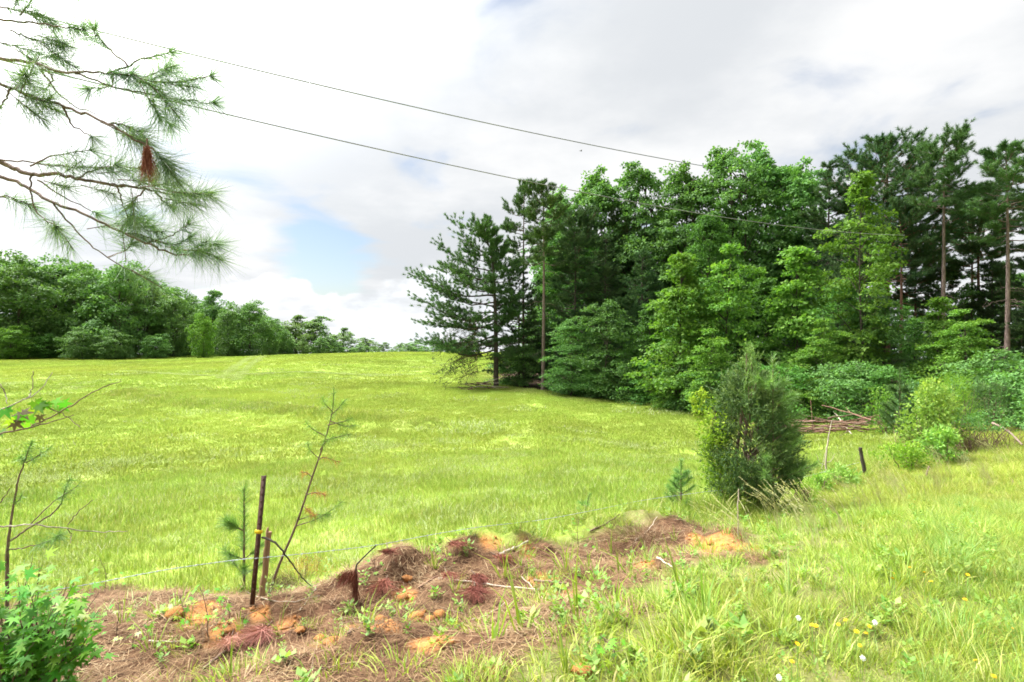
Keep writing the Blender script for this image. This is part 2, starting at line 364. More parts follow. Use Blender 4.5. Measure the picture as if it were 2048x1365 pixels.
mt['rust'] = bark('dark painted steel', (.028, .014, .010), (.11, .052, .036), 25, .3, .6, .15)
mt['wood'] = bark('weathered timber', (.17, .10, .05), (.42, .28, .16), 26, .12)
mt['woodgrey'] = bark('grey timber', (.10, .07, .05), (.28, .21, .16), 26, .12)
mt['clay'] = bark('red clay', (.25, .092, .030), (.55, .26, .085), 28, 1, .95, .6)
def plain(name, c, rough=.6, metal=0.0, spec=.3):
    m, t, o = new_mat(name); p = t.nodes.new('ShaderNodeBsdfPrincipled'); t.links.new(p.outputs[0], o.inputs[0])
    no = t.nodes.new('ShaderNodeTexNoise'); no.inputs['Scale'].default_value = 90
    cc = ramp(t, no.outputs['Fac'], ((.3, tuple(v * .8 for v in c)), (.7, tuple(min(1, v * 1.15) for v in c)))); t.links.new(cc, p.inputs['Base Color'])
    p.inputs['Roughness'].default_value = rough; p.inputs['Metallic'].default_value = metal; p.inputs['Specular IOR Level'].default_value = spec
    return m
mt['clip'] = plain('yellow plastic', (.75, .55, .02), .45)
mt['wire'] = plain('galvanised wire', (.36, .40, .42), .55, .3)
mt['cable'] = plain('grey cable', (.20, .20, .21), .6)
mt['cablelight'] = plain('weathered cable', (.34, .35, .36), .6)
mt['petal'] = plain('yellow petals', (.80, .52, .01), .6)
mt['puff'] = plain('white seed head', (.80, .80, .76), .8)
mt['bird'] = plain('dark feathers', (.06, .055, .05), .7)

# ground material
def ground_material():
    m, t, o = new_mat('meadow ground'); n = t.nodes; l = t.links
    ge = n.new('ShaderNodeNewGeometry')
    def nz(scale, detail=6, rough=.6):
        q = n.new('ShaderNodeTexNoise'); l.new(ge.outputs['Position'], q.inputs['Vector']); q.inputs['Scale'].default_value = scale; q.inputs['Detail'].default_value = detail; q.inputs['Roughness'].default_value = rough; return q.outputs['Fac']
    def att(name): q = n.new('ShaderNodeAttribute'); q.attribute_name = name; return q.outputs['Fac']
    def mix(f, a, b):
        q = n.new('ShaderNodeMix'); q.data_type = 'RGBA'; l.new(f, q.inputs[0]); l.new(a, q.inputs[6]); l.new(b, q.inputs[7]); return q.outputs[2]
    grassc = ramp(t, nz(.35, 8, .7), ((.3, (.17, .24, .035)), (.5, (.23, .31, .05)), (.7, (.32, .36, .11))))
    soilc = ramp(t, nz(9, 8, .7), ((.28, (.03, .014, .009)), (.45, (.085, .042, .023)), (.62, (.16, .088, .048)), (.8, (.26, .16, .095))))
    clayc = ramp(t, nz(14, 8, .7), ((.25, (.20, .075, .026)), (.5, (.42, .185, .06)), (.8, (.58, .32, .12))))
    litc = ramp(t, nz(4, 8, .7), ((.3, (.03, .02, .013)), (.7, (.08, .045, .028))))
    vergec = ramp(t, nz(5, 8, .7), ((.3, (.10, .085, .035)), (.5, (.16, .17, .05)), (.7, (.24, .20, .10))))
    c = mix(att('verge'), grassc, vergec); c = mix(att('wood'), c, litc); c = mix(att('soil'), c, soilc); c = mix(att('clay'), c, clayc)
    p = n.new('ShaderNodeBsdfPrincipled'); l.new(c, p.inputs['Base Color']); p.inputs['Roughness'].default_value = .95; p.inputs['Specular IOR Level'].default_value = .1
    bp = n.new('ShaderNodeBump'); bp.inputs['Strength'].default_value = .8; bp.inputs['Distance'].default_value = .03; l.new(nz(26, 6, .7), bp.inputs['Height']); l.new(bp.outputs[0], p.inputs['Normal'])
    l.new(p.outputs[0], o.inputs[0]); return m
mt['ground'] = ground_material()

# ================================================================== ground
th = np.concatenate([np.linspace(-54, 54, 560), np.linspace(58, 302, 62)]) * PI / 180
rad = np.concatenate([[0.3], 1.2 * 1.0255 ** np.arange(290)]); rad = rad[rad < 1700]
TH, RA = np.meshgrid(th, rad); GX = RA * np.sin(TH); GY = RA * np.cos(TH); GZ = ground(GX, GY)
nr, ntn = GX.shape
i = np.arange(nr - 1)[:, None] * ntn; j = np.arange(ntn)[None, :]; jn = (j + 1) % ntn
gm = MB(); gm.add(np.stack([GX, GY, GZ], -1).reshape(-1, 3), np.stack([i + j, i + jn, i + ntn + jn, i + ntn + j], -1).reshape(-1, 4)[:, ::-1])
c0 = np.array([[0, 0, float(ground(0, 0))]]); gm.add(np.vstack([c0, np.stack([GX[0], GY[0], GZ[0]], -1)]), [[0, 1 + (k + 1) % ntn, 1 + k] for k in range(ntn)])
gme = gm.mesh('ground', mt['ground'], True)
vc = np.zeros(len(gme.vertices) * 3, np.float32); gme.vertices.foreach_get('co', vc); vc = vc.reshape(-1, 3)
nearm = np.hypot(vc[:, 0], vc[:, 1]) < 30
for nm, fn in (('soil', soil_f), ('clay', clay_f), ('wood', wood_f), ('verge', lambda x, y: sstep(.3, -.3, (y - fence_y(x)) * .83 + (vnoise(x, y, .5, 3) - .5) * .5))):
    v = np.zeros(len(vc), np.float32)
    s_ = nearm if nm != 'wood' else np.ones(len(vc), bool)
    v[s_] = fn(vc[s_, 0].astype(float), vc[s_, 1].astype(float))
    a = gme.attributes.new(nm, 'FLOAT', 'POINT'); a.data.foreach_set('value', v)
go = link('ground', gme); tag(go, 'sloping green hay meadow with a bare straw covered bank by the verge', 'ground', kind='structure')

# ================================================================== scatter with geometry nodes (stuff only)
def scatter(name, P, rot, scl, pick, protos, mat, label, cat):
    me = bpy.data.meshes.new(name); n = len(P)
    me.vertices.add(n); me.vertices.foreach_set('co', np.asarray(P, np.float32).ravel())
    a = me.attributes.new('rot', 'FLOAT_VECTOR', 'POINT'); a.data.foreach_set('vector', np.asarray(rot, np.float32).ravel())
    a = me.attributes.new('scl', 'FLOAT', 'POINT'); a.data.foreach_set('value', np.asarray(scl, np.float32))
    a = me.attributes.new('pick', 'INT', 'POINT'); a.data.foreach_set('value', np.asarray(pick, np.int32))
    o = link(name, me); tag(o, label, cat, kind='stuff')
    g = bpy.data.node_groups.new(name, 'GeometryNodeTree')
    g.interface.new_socket('Geometry', in_out='INPUT', socket_type='NodeSocketGeometry'); g.interface.new_socket('Geometry', in_out='OUTPUT', socket_type='NodeSocketGeometry')
    gi = g.nodes.new('NodeGroupInput'); g_o = g.nodes.new('NodeGroupOutput'); jg = g.nodes.new('GeometryNodeJoinGeometry')
    def na(nm, ty):
        q = g.nodes.new('GeometryNodeInputNamedAttribute'); q.data_type = ty; q.inputs[0].default_value = nm; return [s for s in q.outputs if s.enabled][0]
    er = g.nodes.new('FunctionNodeEulerToRotation'); g.links.new(na('rot', 'FLOAT_VECTOR'), er.inputs[0])
    sclo = na('scl', 'FLOAT'); pk = na('pick', 'INT')
    for k, pm in enumerate(protos):
        po = bpy.data.objects.new(name + '_blades', pm)
        oi = g.nodes.new('GeometryNodeObjectInfo'); oi.inputs['Object'].default_value = po
        cp = g.nodes.new('FunctionNodeCompare'); cp.data_type = 'INT'; cp.operation = 'EQUAL'
        ins = [s for s in cp.inputs if s.enabled]; g.links.new(pk, ins[0]); ins[1].default_value = k
        ip = g.nodes.new('GeometryNodeInstanceOnPoints')
        g.links.new(gi.outputs[0], ip.inputs['Points']); g.links.new(cp.outputs[0], ip.inputs['Selection']); g.links.new(oi.outputs['Geometry'], ip.inputs['Instance'])
        g.links.new(er.outputs[0], ip.inputs['Rotation']); g.links.new(sclo, ip.inputs['Scale']); g.links.new(ip.outputs[0], jg.inputs[0])
    g.links.new(jg.outputs[0], g_o.inputs[0])
    md = o.modifiers.new('scatter', 'NODES'); md.node_group = g
    return o
def tilt(P, rz, e=0.4):
    """euler that lays a patch on the slope, spun by rz"""
    x, y = P[:, 0], P[:, 1]
    sx = (ground(x + e, y, False) - ground(x - e, y, False)) / (2 * e); sy = (ground(x, y + e, False) - ground(x, y - e, False)) / (2 * e)
    c, s = np.cos(rz), np.sin(rz)
    a = sx * c + sy * s; b = -sx * s + sy * c           # slope in the spun frame (spin applied last)
    return np.stack([np.arctan(b), -np.arctan(a), rz], -1)
def blade_patch(name, size, n, hmin, hmax, wd, lean, mat, curve=0.35, round_=False, wind=(0, 0), pale=0.16):
    mb = MB()
    if round_:
        a = R.random(n) * 2 * PI; q = np.sqrt(R.random(n)) * size / 2; P = np.stack([q * np.cos(a), q * np.sin(a), np.full(n, -.01)], -1)
    else: P = np.stack([(R.random(n) - .5) * size, (R.random(n) - .5) * size, np.full(n, -.01)], -1)
    h = hmin + (hmax - hmin) * R.random(n) ** 1.3
    az = R.random(n) * 2 * PI; ln = np.abs(R.normal(0, lean, n))
    D = np.stack([np.cos(az) * ln + wind[0], np.sin(az) * ln + wind[1], np.ones(n)], -1); D = unit(D)
    if round_: D = unit(D + np.stack([P[:, 0], P[:, 1], np.zeros(n)], -1) / size * 1.2)
    S = np.stack([-np.sin(az), np.cos(az), np.zeros(n)], -1) * (wd * (.6 + .8 * R.random(n)))[:, None] / 2
    H = np.stack([D[:, 0], D[:, 1], np.zeros(n)], -1)
    mid = P + D * (h * .55)[:, None]; tip = P + D * h[:, None] + H * (h * curve)[:, None] - np.array([0, 0, 1]) * (h * curve * .35 * np.linalg.norm(H, axis=1))[:, None]
    V = np.stack([P - S, P + S, mid + S * .8, mid - S * .8, tip], 1).reshape(-1, 3)
    k = np.arange(n)[:, None] * 5
    r = R.random(n) * .8; r[R.random(n) < pale] = .85 + .15 * R.random((R.random(n) < 2).sum())[:1]
    rr = np.repeat(r, 5)
    mb.add(V, k + np.array([[0, 1, 2, 3]]), rr); base = mb.n - len(V)
    mb.T.append(k + np.array([[3, 2, 4]]) + base); mb.tm.append(np.zeros(n))
    return mb.mesh(name, mat)
def field_points(r0, r1, step, amax=50, jit=.5):
    gx = np.arange(-r1, r1, step); gy = np.arange(0, r1, step); X, Y = np.meshgrid(gx, gy)
    X = X + (R.random(X.shape) - .5) * step * 2 * jit; Y = Y + (R.random(X.shape) - .5) * step * 2 * jit
    X = X.ravel(); Y = Y.ravel(); q = np.hypot(X, Y); a = np.abs(np.arctan2(X, Y))
    k = (q > r0) & (q < r1) & (a < math.radians(amax)); return X[k], Y[k]
def put_grass(name, X, Y, protos, mat, s0, s1, label, cat='grass', lift=0.0):
    P = np.stack([X, Y, ground(X, Y) + lift], -1); rz = R.random(len(X)) * 2 * PI
    lump = .72 + .55 * vnoise(X, Y, 1.1, 21) * (.6 + .8 * vnoise(X, Y, 4.0, 22))
    return scatter(name, P, tilt(P, rz), (s0 + (s1 - s0) * R.random(len(X))) * lump, R.integers(0, len(protos), len(X)), protos, mat, label, cat)
g_of = lambda X, Y: (Y - fence_y(X)) * .83

# field near
pn = [blade_patch('field_grass', .5, 210, .05, .15, .006, .55, mt['grass'], .5) for _ in range(4)]
X, Y = field_points(3.0, 17, .27); k = (g_of(X, Y) > .15 + .35 * R.random(len(X))) & (poly_sd(X, Y, SOIL) > 0.05) & (wood_f(X, Y) < .5)
put_grass('field_grass', X[k], Y[k], pn, mt['grass'], .8, 1.25, 'short mown yellow green grass over the near part of the meadow')
pm_ = [blade_patch('field_grass', 1.3, 420, .04, .10, .020, .8, mt['grassfar'], .5) for _ in range(4)]
X, Y = field_points(16, 46, .62); k = (g_of(X, Y) > .3) & (wood_f(X, Y) < .6)
put_grass('field_grass', X[k], Y[k], pm_, mt['grass'], .8, 1.25, 'mown grass over the middle of the meadow below the terrace')
pf = [blade_patch('field_grass', 3.2, 480, .05, .11, .055, .8, mt['grassfar'], .5) for _ in range(3)]
X, Y = field_points(44, 150, 1.6); k = (wood_f(X, Y) < .6)
put_grass('field_grass', X[k], Y[k], pf, mt['grass'], .8, 1.2, 'smooth distant grass rising to the crest of the meadow')
# uncut longer strip along the terrace and by the wood
pl = [blade_patch('long_grass', 1.2, 320, .10, .26, .014, .4, mt['grass'], .4, pale=.35) for _ in range(3)]
X, Y = field_points(18, 60, .5); d1 = seg_dist(X, Y, RIDGE); d2 = np.abs(poly_sd(X, Y, WOOD) - .6)
k = ((d1 < 1.0) | ((d2 < 1.0) & (R.random(len(X)) < .7)))
k &= R.random(len(X)) < .95
put_grass('long_grass', X[k], Y[k], pl, mt['grass'], .6, 1.0, 'taller uncut strip of grass along the terrace and wood edge')

# pale clippings lying in the mown grass
mt['wispy'] = foliage('wispy sapling needles', ((0, (.12, .22, .05)), (1, (.26, .38, .10))), .35, .5, .15, .01, .2)
mt['hay'] = foliage('mown clippings', ((0, (.234, .305, .094)), (.5, (.298, .353, .142)), (1, (.377, .380, .224))), .3, .8, .1, .01, .15)
ph = [blade_patch('hay', .6, 60, .06, .16, .006, 2.6, mt['hay'], .2) for _ in range(3)]
X, Y = field_points(4, 20, .33); k = (g_of(X, Y) > .4) & (wood_f(X, Y) < .5) & (R.random(len(X)) < .06 + .55 * sstep(.45, .68, vnoise(X, Y, 1.8, 4) * .6 + vnoise(X, Y, .7, 9) * .4))
put_grass('hay_clippings', X[k], Y[k], ph, mt['hay'], .8, 1.3, 'pale dry clippings lying in the mown meadow', 'hay', .05)
ph2 = [blade_patch('hay', 1.8, 160, .08, .2, .022, 2.2, mt['hay'], .2) for _ in range(3)]
X, Y = field_points(19, 70, 1.1); k = (wood_f(X, Y) < .5) & (R.random(len(X)) < (.10 + .9 * sstep(.1, .9, np.sin(2 * PI * ((X * .48 + Y * .88) / 4.2 + 1.6 * vnoise(X, Y, 14, 30))))) * .5 * sstep(.42, .78, vnoise(X * .4, Y, 2.6, 4) * .6 + vnoise(X * .5, Y, 1.1, 9) * .4))
put_grass('hay_clippings', X[k], Y[k], ph2, mt['hay'], .8, 1.3, 'faint pale swathes of clippings farther out in the meadow', 'hay', .05)

TR = [np.array([ray(*q)[:2] for q in pts]) for pts in (((470, 762), (492, 738), (512, 722), (528, 713)), ((440, 758), (468, 736), (492, 721), (510, 713)), ((250, 742), (420, 752), (600, 745), (760, 752)))]
XX = []
for P_ in TR:
    Q_ = smooth_path(P_, 60)[:, :2]; XX.append(Q_ + R.normal(0, .2, (len(Q_), 2)))
XX = np.concatenate(XX); put_grass('hay_clippings', XX[:, 0], XX[:, 1], ph2[:1], mt['hay'], .35, .5, 'pale wheel tracks curving over the crest of the meadow', 'hay', .08)
# verge and ditch
pv = [blade_patch('verge_grass', .34, 140, .08, .34, .0052, .42, mt['verge'], .5, True) for _ in range(4)]
X, Y = field_points(1.6, 22, .17, 56)
g_ = g_of(X, Y); sd = poly_sd(X, Y, SOIL)
dens = np.where(sd < -.1, .02, np.where(sd < .5, .10, .0)) + np.where(sd >= .5, sstep(.4, 1.7, sd) * .75 + .10, 0)
k = (g_ < .35) & (R.random(len(X)) < dens) & (wood_f(X, Y) < .5)
Xv, Yv = X[k], Y[k]; kk = (Xv > 1.9 + .12 * Yv + (R.random(len(Xv)) - .5)) & (Xv > 3.0 - .1 * Yv)
put_grass('verge_grass', Xv, Yv, pv, mt['verge'], .32, .76, 'light green roadside grass thinning towards the straw bank')
pb = [blade_patch('lush_grass', .36, 150, .12, .42, .0058, .45, mt['blue'], .6, True, pale=.03) for _ in range(3)]
X, Y = field_points(2.2, 9.5, .2, 56); k = (X > .72 * Y + .35 * (R.random(len(X)) - .5)) & (g_of(X, Y) < -1.2) & (R.random(len(X)) < .8)
put_grass('lush_grass', X[k], Y[k], pb, mt['blue'], .3, .62, 'soft bluish green long grass on the crest of the verge')
# short grass + broad low tufts between bank and verge
ps = [blade_patch('short_grass', .3, 90, .04, .13, .006, .6, mt['verge'], .5, True) for _ in range(3)]
X, Y = field_points(1.6, 20, .16, 56); sd = poly_sd(X, Y, SOIL); k = (g_of(X, Y) < .3) & (R.random(len(X)) < np.clip(.34 + sd * .9, .10, .9)) & (wood_f(X, Y) < .5)
put_grass('short_grass', X[k], Y[k], ps, mt['verge'], .6, 1.2, 'low green turf between the straw bank and the verge')
# coarse bright blades rising from the bank
pc = [blade_patch('coarse_grass', .10, 12, .14, .42, .011, .28, mt['verge'], .6, True, pale=.0) for _ in range(4)]
X, Y = field_points(1.7, 10, .3, 56); sd = poly_sd(X, Y, SOIL); g_ = g_of(X, Y)
k = (g_ < .9) & (g_ > -3.5) & (R.random(len(X)) < np.where(sd < 0, .30, .30)) & (X < 4)
put_grass('coarse_grass', X[k], Y[k], pc, mt['verge'], .45, 1.05, 'scattered coarse bright green blades standing up from the bank')
# grass growing tall against the fence line
pt = [blade_patch('fence_grass', .3, 60, .15, .45, .007, .3, mt['grass'], .4, True, pale=.2) for _ in range(3)]
X, Y = field_points(3.5, 20, .22, 56); g_ = g_of(X, Y); k = (g_ > -.3) & (g_ < .7) & (R.random(len(X)) < .75) & (poly_sd(X, Y, SOIL) > -.1)
put_grass('fence_grass', X[k], Y[k], pt, mt['grass'], .5, 1.0, 'longer unmown grass standing along the fence line')
# seeding stalks leaning
def stalk_clump():
    mb = MB(); n = 15
    for _ in range(n):
        b = np.array([*(R.normal(0, .07, 2)), 0]); h = .40 + .42 * R.random(); az = PI + R.normal(0, .5); ln = .25 + .45 * R.random()
        D = np.array([math.cos(az), math.sin(az) * .5 + .1, 0]); t = np.linspace(0, 1, 6)[:, None]
        P = b + D * (t ** 2 * h * ln) + np.array([0, 0, 1]) * (h * (t - .25 * ln * t ** 3)); r0 = R.random()
        mb.tube(P, np.linspace(.0032, .0016, 6), 3, r0 * .5, cap=False)
        e = P[-1]; d = unit(P[-1] - P[-2]); q = 16; u = R.random(q)[:, None]
        needles(mb, e - d * u * .14, unit(d + rand_dir(q) * .35), .032, .007, .5 + .5 * R.random(q), droop=.3)
    return mb.mesh('seed_stalks', mt['seed'])
pst = [stalk_clump() for _ in range(4)]
X, Y = field_points(3.5, 15, .33, 56); g_ = g_of(X, Y)
k = (g_ < -.7) & (g_ > -3.2) & (g_ < -1.0 + .3 * (X > 5)) & (X > 1.6 + R.random(len(X)) * 1.4) & (R.random(len(X)) < .26) & (g_ > -2.4)
P = np.stack([X[k], Y[k], ground(X[k], Y[k])], -1)
scatter('seeding_grass', P, np.stack([np.zeros(k.sum()), np.zeros(k.sum()), R.normal(0, .35, k.sum())], -1), .32 + .36 * R.random(k.sum()) + .22 * (X[k] < 4.2), R.integers(0, 4, k.sum()), pst, mt['seed'], 'pale straw coloured seeding grass bending over along the verge', 'grass')
# little broad leaved weeds
def rosette(n, size, mat, h=.06):
    mb = MB(); a = R.random(n) * 2 * PI; A = unit(np.stack([np.cos(a), np.sin(a), .2 + .8 * R.random(n)], -1))
    P = np.stack([R.normal(0, size * .5, n), R.normal(0, size * .5, n), R.random(n) * h], -1); B = unit(np.cross(A, [0, 0, 1.0]))
    cards(mb, P, A, B, size * (.6 + .6 * R.random(n)), size * (.35 + .3 * R.random(n)), R.random(n), fold=.15); return mb.mesh('weeds', mat)
pw = [rosette(26, .05, mt['weed'], .08), rosette(34, .035, mt['weed'], .12), rosette(18, .06, mt['weed'], .05), rosette(40, .03, mt['weed'], .2)]
X, Y = field_points(1.6, 12, .2, 56); sd = poly_sd(X, Y, SOIL); g_ = g_of(X, Y)
k = (g_ < .5) & (R.random(len(X)) < np.where(sd < -.35, .13, .48)) & (X < 4.5)
put_grass('weeds', X[k], Y[k], pw, mt['weed'], .6, 1.3, 'small broad leaved weeds mixed into the roadside turf', 'weeds')

# pine straw litter on the bank
mb = MB(); n = 60000
bx0, by0 = SOIL.min(0); bx1, by1 = SOIL.max(0)
x = bx0 + (bx1 - bx0) * R.random(n); y = by0 + (by1 - by0) * R.random(n)
k = (R.random(n) < soil_f(x, y) * (1 - .85 * clay_f(x, y)) * (.35 + .65 * (vnoise(x, y, .3, 6) > .35))) & (y > 1.7)
x, y = x[k], y[k]; n = len(x); az = R.random(n) * 2 * PI + vnoise(x, y, .25, 7) * 6
ln = .05 + .13 * R.random(n)
D = np.stack([np.cos(az), np.sin(az), R.normal(.02, .14, n)], -1)
P = np.stack([x, y, ground(x, y) + .004 + .022 * R.random(n) ** 2], -1)
P2 = P + D * ln[:, None]; P2[:, 2] = np.maximum(P2[:, 2], ground(P2[:, 0], P2[:, 1]) + .004)
S = np.stack([-np.sin(az), np.cos(az), np.zeros(n)], -1) * (.0012 + .0016 * R.random(n))[:, None]
MID = (P + P2) / 2; MID[:, 2] += .012 * R.random(n)
V = np.stack([P - S, P + S, MID + S, MID - S, P2], 1).reshape(-1, 3); kq = np.arange(n)[:, None] * 5
r = np.repeat(np.clip(R.beta(2, 2.2, n) * .75 + (vnoise(x, y, .5, 12) - .3) * .4, 0, 1), 5)
mb.add(V, kq + np.array([[0, 1, 2, 3]]), r); mb.T.append(kq + np.array([[3, 2, 4]])); mb.tm.append(np.zeros(n))
tag(link('pine_straw', mb.mesh('pine_straw', mt['straw'])), 'brown fallen pine straw covering the bare roadside bank', 'pine straw', kind='stuff')
mb = MB()
for _ in range(420):
    x_ = bx0 + (bx1 - bx0) * R.random(); y_ = by0 + (by1 - by0) * R.random()
    if y_ < 1.8 or R.random() > float(soil_f(np.array(x_), np.array(y_))): continue
    az = R.random() * 2 * PI; ln = .06 + .22 * R.random() ** 2; z_ = gz(x_, y_) + .012; d_ = np.array([math.cos(az), math.sin(az), R.normal(.05, .2)]); p_ = np.array([x_, y_, z_]); q_ = p_ + d_ * ln; q_[2] = max(q_[2], gz(q_[0], q_[1]) + .01)
    r_ = .0015 + .004 * R.random() ** 2; mb.tube([p_, (p_ + q_) / 2 + R.normal(0, .008, 3), q_], [r_, r_ * .8, r_ * .4], 4, R.random())
tag(link('twig_litter', mb.mesh('twig_litter', mt['bramble'])), 'small broken twigs strewn through the pine straw', 'twigs', kind='stuff')
# crumbs of clay
mb = MB()
def clod_geo(mb, c, r, seed, m=0, sq=.7):
    k = 6; v = []
    g = np.random.default_rng(seed); ico = []
    for a in range(5):
        ph = PI * (a + .5) / 5
        for b in range(k): ico.append((math.sin(ph) * math.cos(2 * PI * (b + .5 * (a % 2)) / k), math.sin(ph) * math.sin(2 * PI * (b + .5 * (a % 2)) / k), math.cos(ph) * sq))
    V = np.array(ico) * (1 + g.normal(0, .14, (30, 1))) * r + c
    f = [[a * k + b, a * k + (b + 1) % k, (a + 1) * k + (b + 1) % k, (a + 1) * k + b] for a in range(4) for b in range(k)]
    mb.add(V, np.array(f)[:, ::-1], g.random(), m)
    mb.add(np.vstack([V[:k], V[:k].mean(0) + [0, 0, r * .12]]), [[b, (b + 1) % k, k] for b in range(k)], .5, m)
for cx_, cy_, r_ in CLAY:
    for _ in range(14):
        a = R.random() * 2 * PI; q = r_ * 1.1 * math.sqrt(R.random()); px_, py_ = cx_ + q * math.cos(a), cy_ + q * math.sin(a)
        clod_geo(mb, np.array([px_, py_, gz(px_, py_) + .002]), .006 + .016 * R.random() ** 2, int(R.integers(1e6)))
tag(link('clay_crumbs', mb.mesh('clay_crumbs', mt['clay'])), 'orange clay crumbs strewn over the bare patches of the bank', 'clay crumbs', kind='stuff')
# ================================================================== trees
def crown_profile(kind, u):
    if kind == 'dome': return np.sqrt(np.clip(1 - u ** 3.2, 0.03, 1)) * np.clip(.62 + 1.4 * u, 0, 1)
    """relative radius of a crown at relative height u (0 bottom, 1 top)"""
    if kind == 'round': return np.sqrt(np.clip(1 - (2 * u - .9) ** 2 / 1.25, 0.02, 1))
    if kind == 'oval': return np.clip(np.sin(PI * np.clip(.12 + u * .86, 0, 1)), 0.08, 1) ** .7
    if kind == 'tall': return np.clip(.55 + .55 * np.sin(PI * (u * .9 + .12)), 0, 1.1) * np.clip((1.04 - u) * 3.2, 0, 1)
    if kind == 'cone': return np.clip(1.08 - u, 0, 1) ** .75 * np.clip(.55 + u * 3, 0, 1)
    if kind == 'dome': return np.sqrt(np.clip(1 - u ** 2.2, 0.02, 1))
    return np.ones_like(u)
def broadleaf(H, rad_, base, ncl, nleaf, leaf, kind, fol, brk, clr=.75, flat=.32, trunk_r=.14, lean=(0, 0), branches=True, open_=0.0, fork=1):
    """returns (trunk mesh, crown mesh); built at the origin"""
    mb = MB(); tb = MB()
    cz = base * H; ch = H - cz
    u = R.random(ncl); a = R.random(ncl) * 2 * PI
    lobes = [(R.random(), R.random() * 2 * PI) for _ in range(18)]; lf_ = np.zeros(ncl)
    for lu, la in lobes: lf_ = np.maximum(lf_, np.exp(-((u - lu) / .13) ** 2 - ((np.angle(np.exp(1j * (a - la)))) / .6) ** 2))
    lob = (.74 + .46 * lf_) * (1 + .12 * np.sin(a * 3 + u * 5 + R.random() * 6) + .10 * np.sin(a * 5 - u * 9 + R.random() * 6))
    pr = crown_profile(kind, u) * rad_ * lob
    q = R.random(ncl) ** .42
    C = np.stack([np.cos(a) * pr * q, np.sin(a) * pr * q, cz + u * ch], -1)
    sv_ = R.random() * 50; C[:, 2] = cz + (C[:, 2] - cz) * (.78 + .30 * vnoise(C[:, 0], C[:, 1], rad_ * .36, sv_))
    C[:, 2] = cz + (C[:, 2] - cz) * (ch / (C[:, 2].max() - cz))
    C[:, 0] += lean[0] * (C[:, 2] / H) ** 1.5; C[:, 1] += lean[1] * (C[:, 2] / H) ** 1.5
    # trunk(s)
    tops = []
    for f in range(fork):
        off = np.array([R.normal(0, .25), R.normal(0, .25), 0]) * (f > 0)
        tp = np.array([[off[0] * .2, off[1] * .2, -.25], [off[0], off[1], H * .18], [off[0] * 2.5 + lean[0] * .3, off[1] * 2.5 + lean[1] * .3, H * .55], [off[0] * 3 + lean[0] * .9, off[1] * 3 + lean[1] * .9, H * (.95 - .08 * f)]])
        tp[1:3, :2] += R.normal(0, rad_ * .04, (2, 2)); P = smooth_path(tp, 6)
        rr = trunk_r * (1 - .93 * (P[:, 2].clip(0) / (H * .96)) ** .8) * (1 if f == 0 else .7); rr[0] *= 1.35
        tb.tube(P, rr.clip(.012), 8, .5); tops.append(P)
    if branches:
        for k in R.permutation(ncl)[:min(ncl, 60)]:
            P = tops[k % fork]; hb = C[k, 2] - (.25 + .35 * R.random()) * np.hypot(*(C[k, :2])) - .1 * H * R.random()
            j = np.argmin(np.abs(P[:, 2] - max(hb, cz * .7))); s = P[j]
            m_ = (s + C[k]) / 2 + np.array([0, 0, .06 * H * R.random()]); Q = smooth_path([s, m_, C[k]], 3, .03)
            tb.tube(Q, np.linspace(trunk_r * .26, .010, len(Q)), 4, .5, cap=False)
    tone = R.random(ncl)
    for k in range(ncl):
        n = int(nleaf * (.6 + .8 * R.random())); cr = clr * (.6 + .8 * R.random()) * (1 - .35 * u[k])
        d = rand_dir(n) * (R.random(n) ** .45)[:, None] * cr; d[:, 2] *= flat
        outw = unit(C[k] * np.array([1, 1, 0]) + 1e-6); d[:, 2] -= (d @ outw) * .22
        P = C[k] + d
        A = unit(d * np.array([1, 1, .2]) + rand_dir(n) * cr * .8 + np.array([0, 0, -.25 * cr])); nn = unit(rand_dir(n) * .75 + np.array([0, 0, .8]) + outw * .35)
        B = unit(np.cross(A, nn))
        lf = leaf * (.6 + .7 * R.random(n))
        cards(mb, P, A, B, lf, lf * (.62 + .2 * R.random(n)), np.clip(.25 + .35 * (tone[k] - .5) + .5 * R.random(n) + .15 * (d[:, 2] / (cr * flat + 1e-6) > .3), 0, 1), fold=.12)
    return tb.mesh('trunk', brk), mb.mesh('crown', fol)

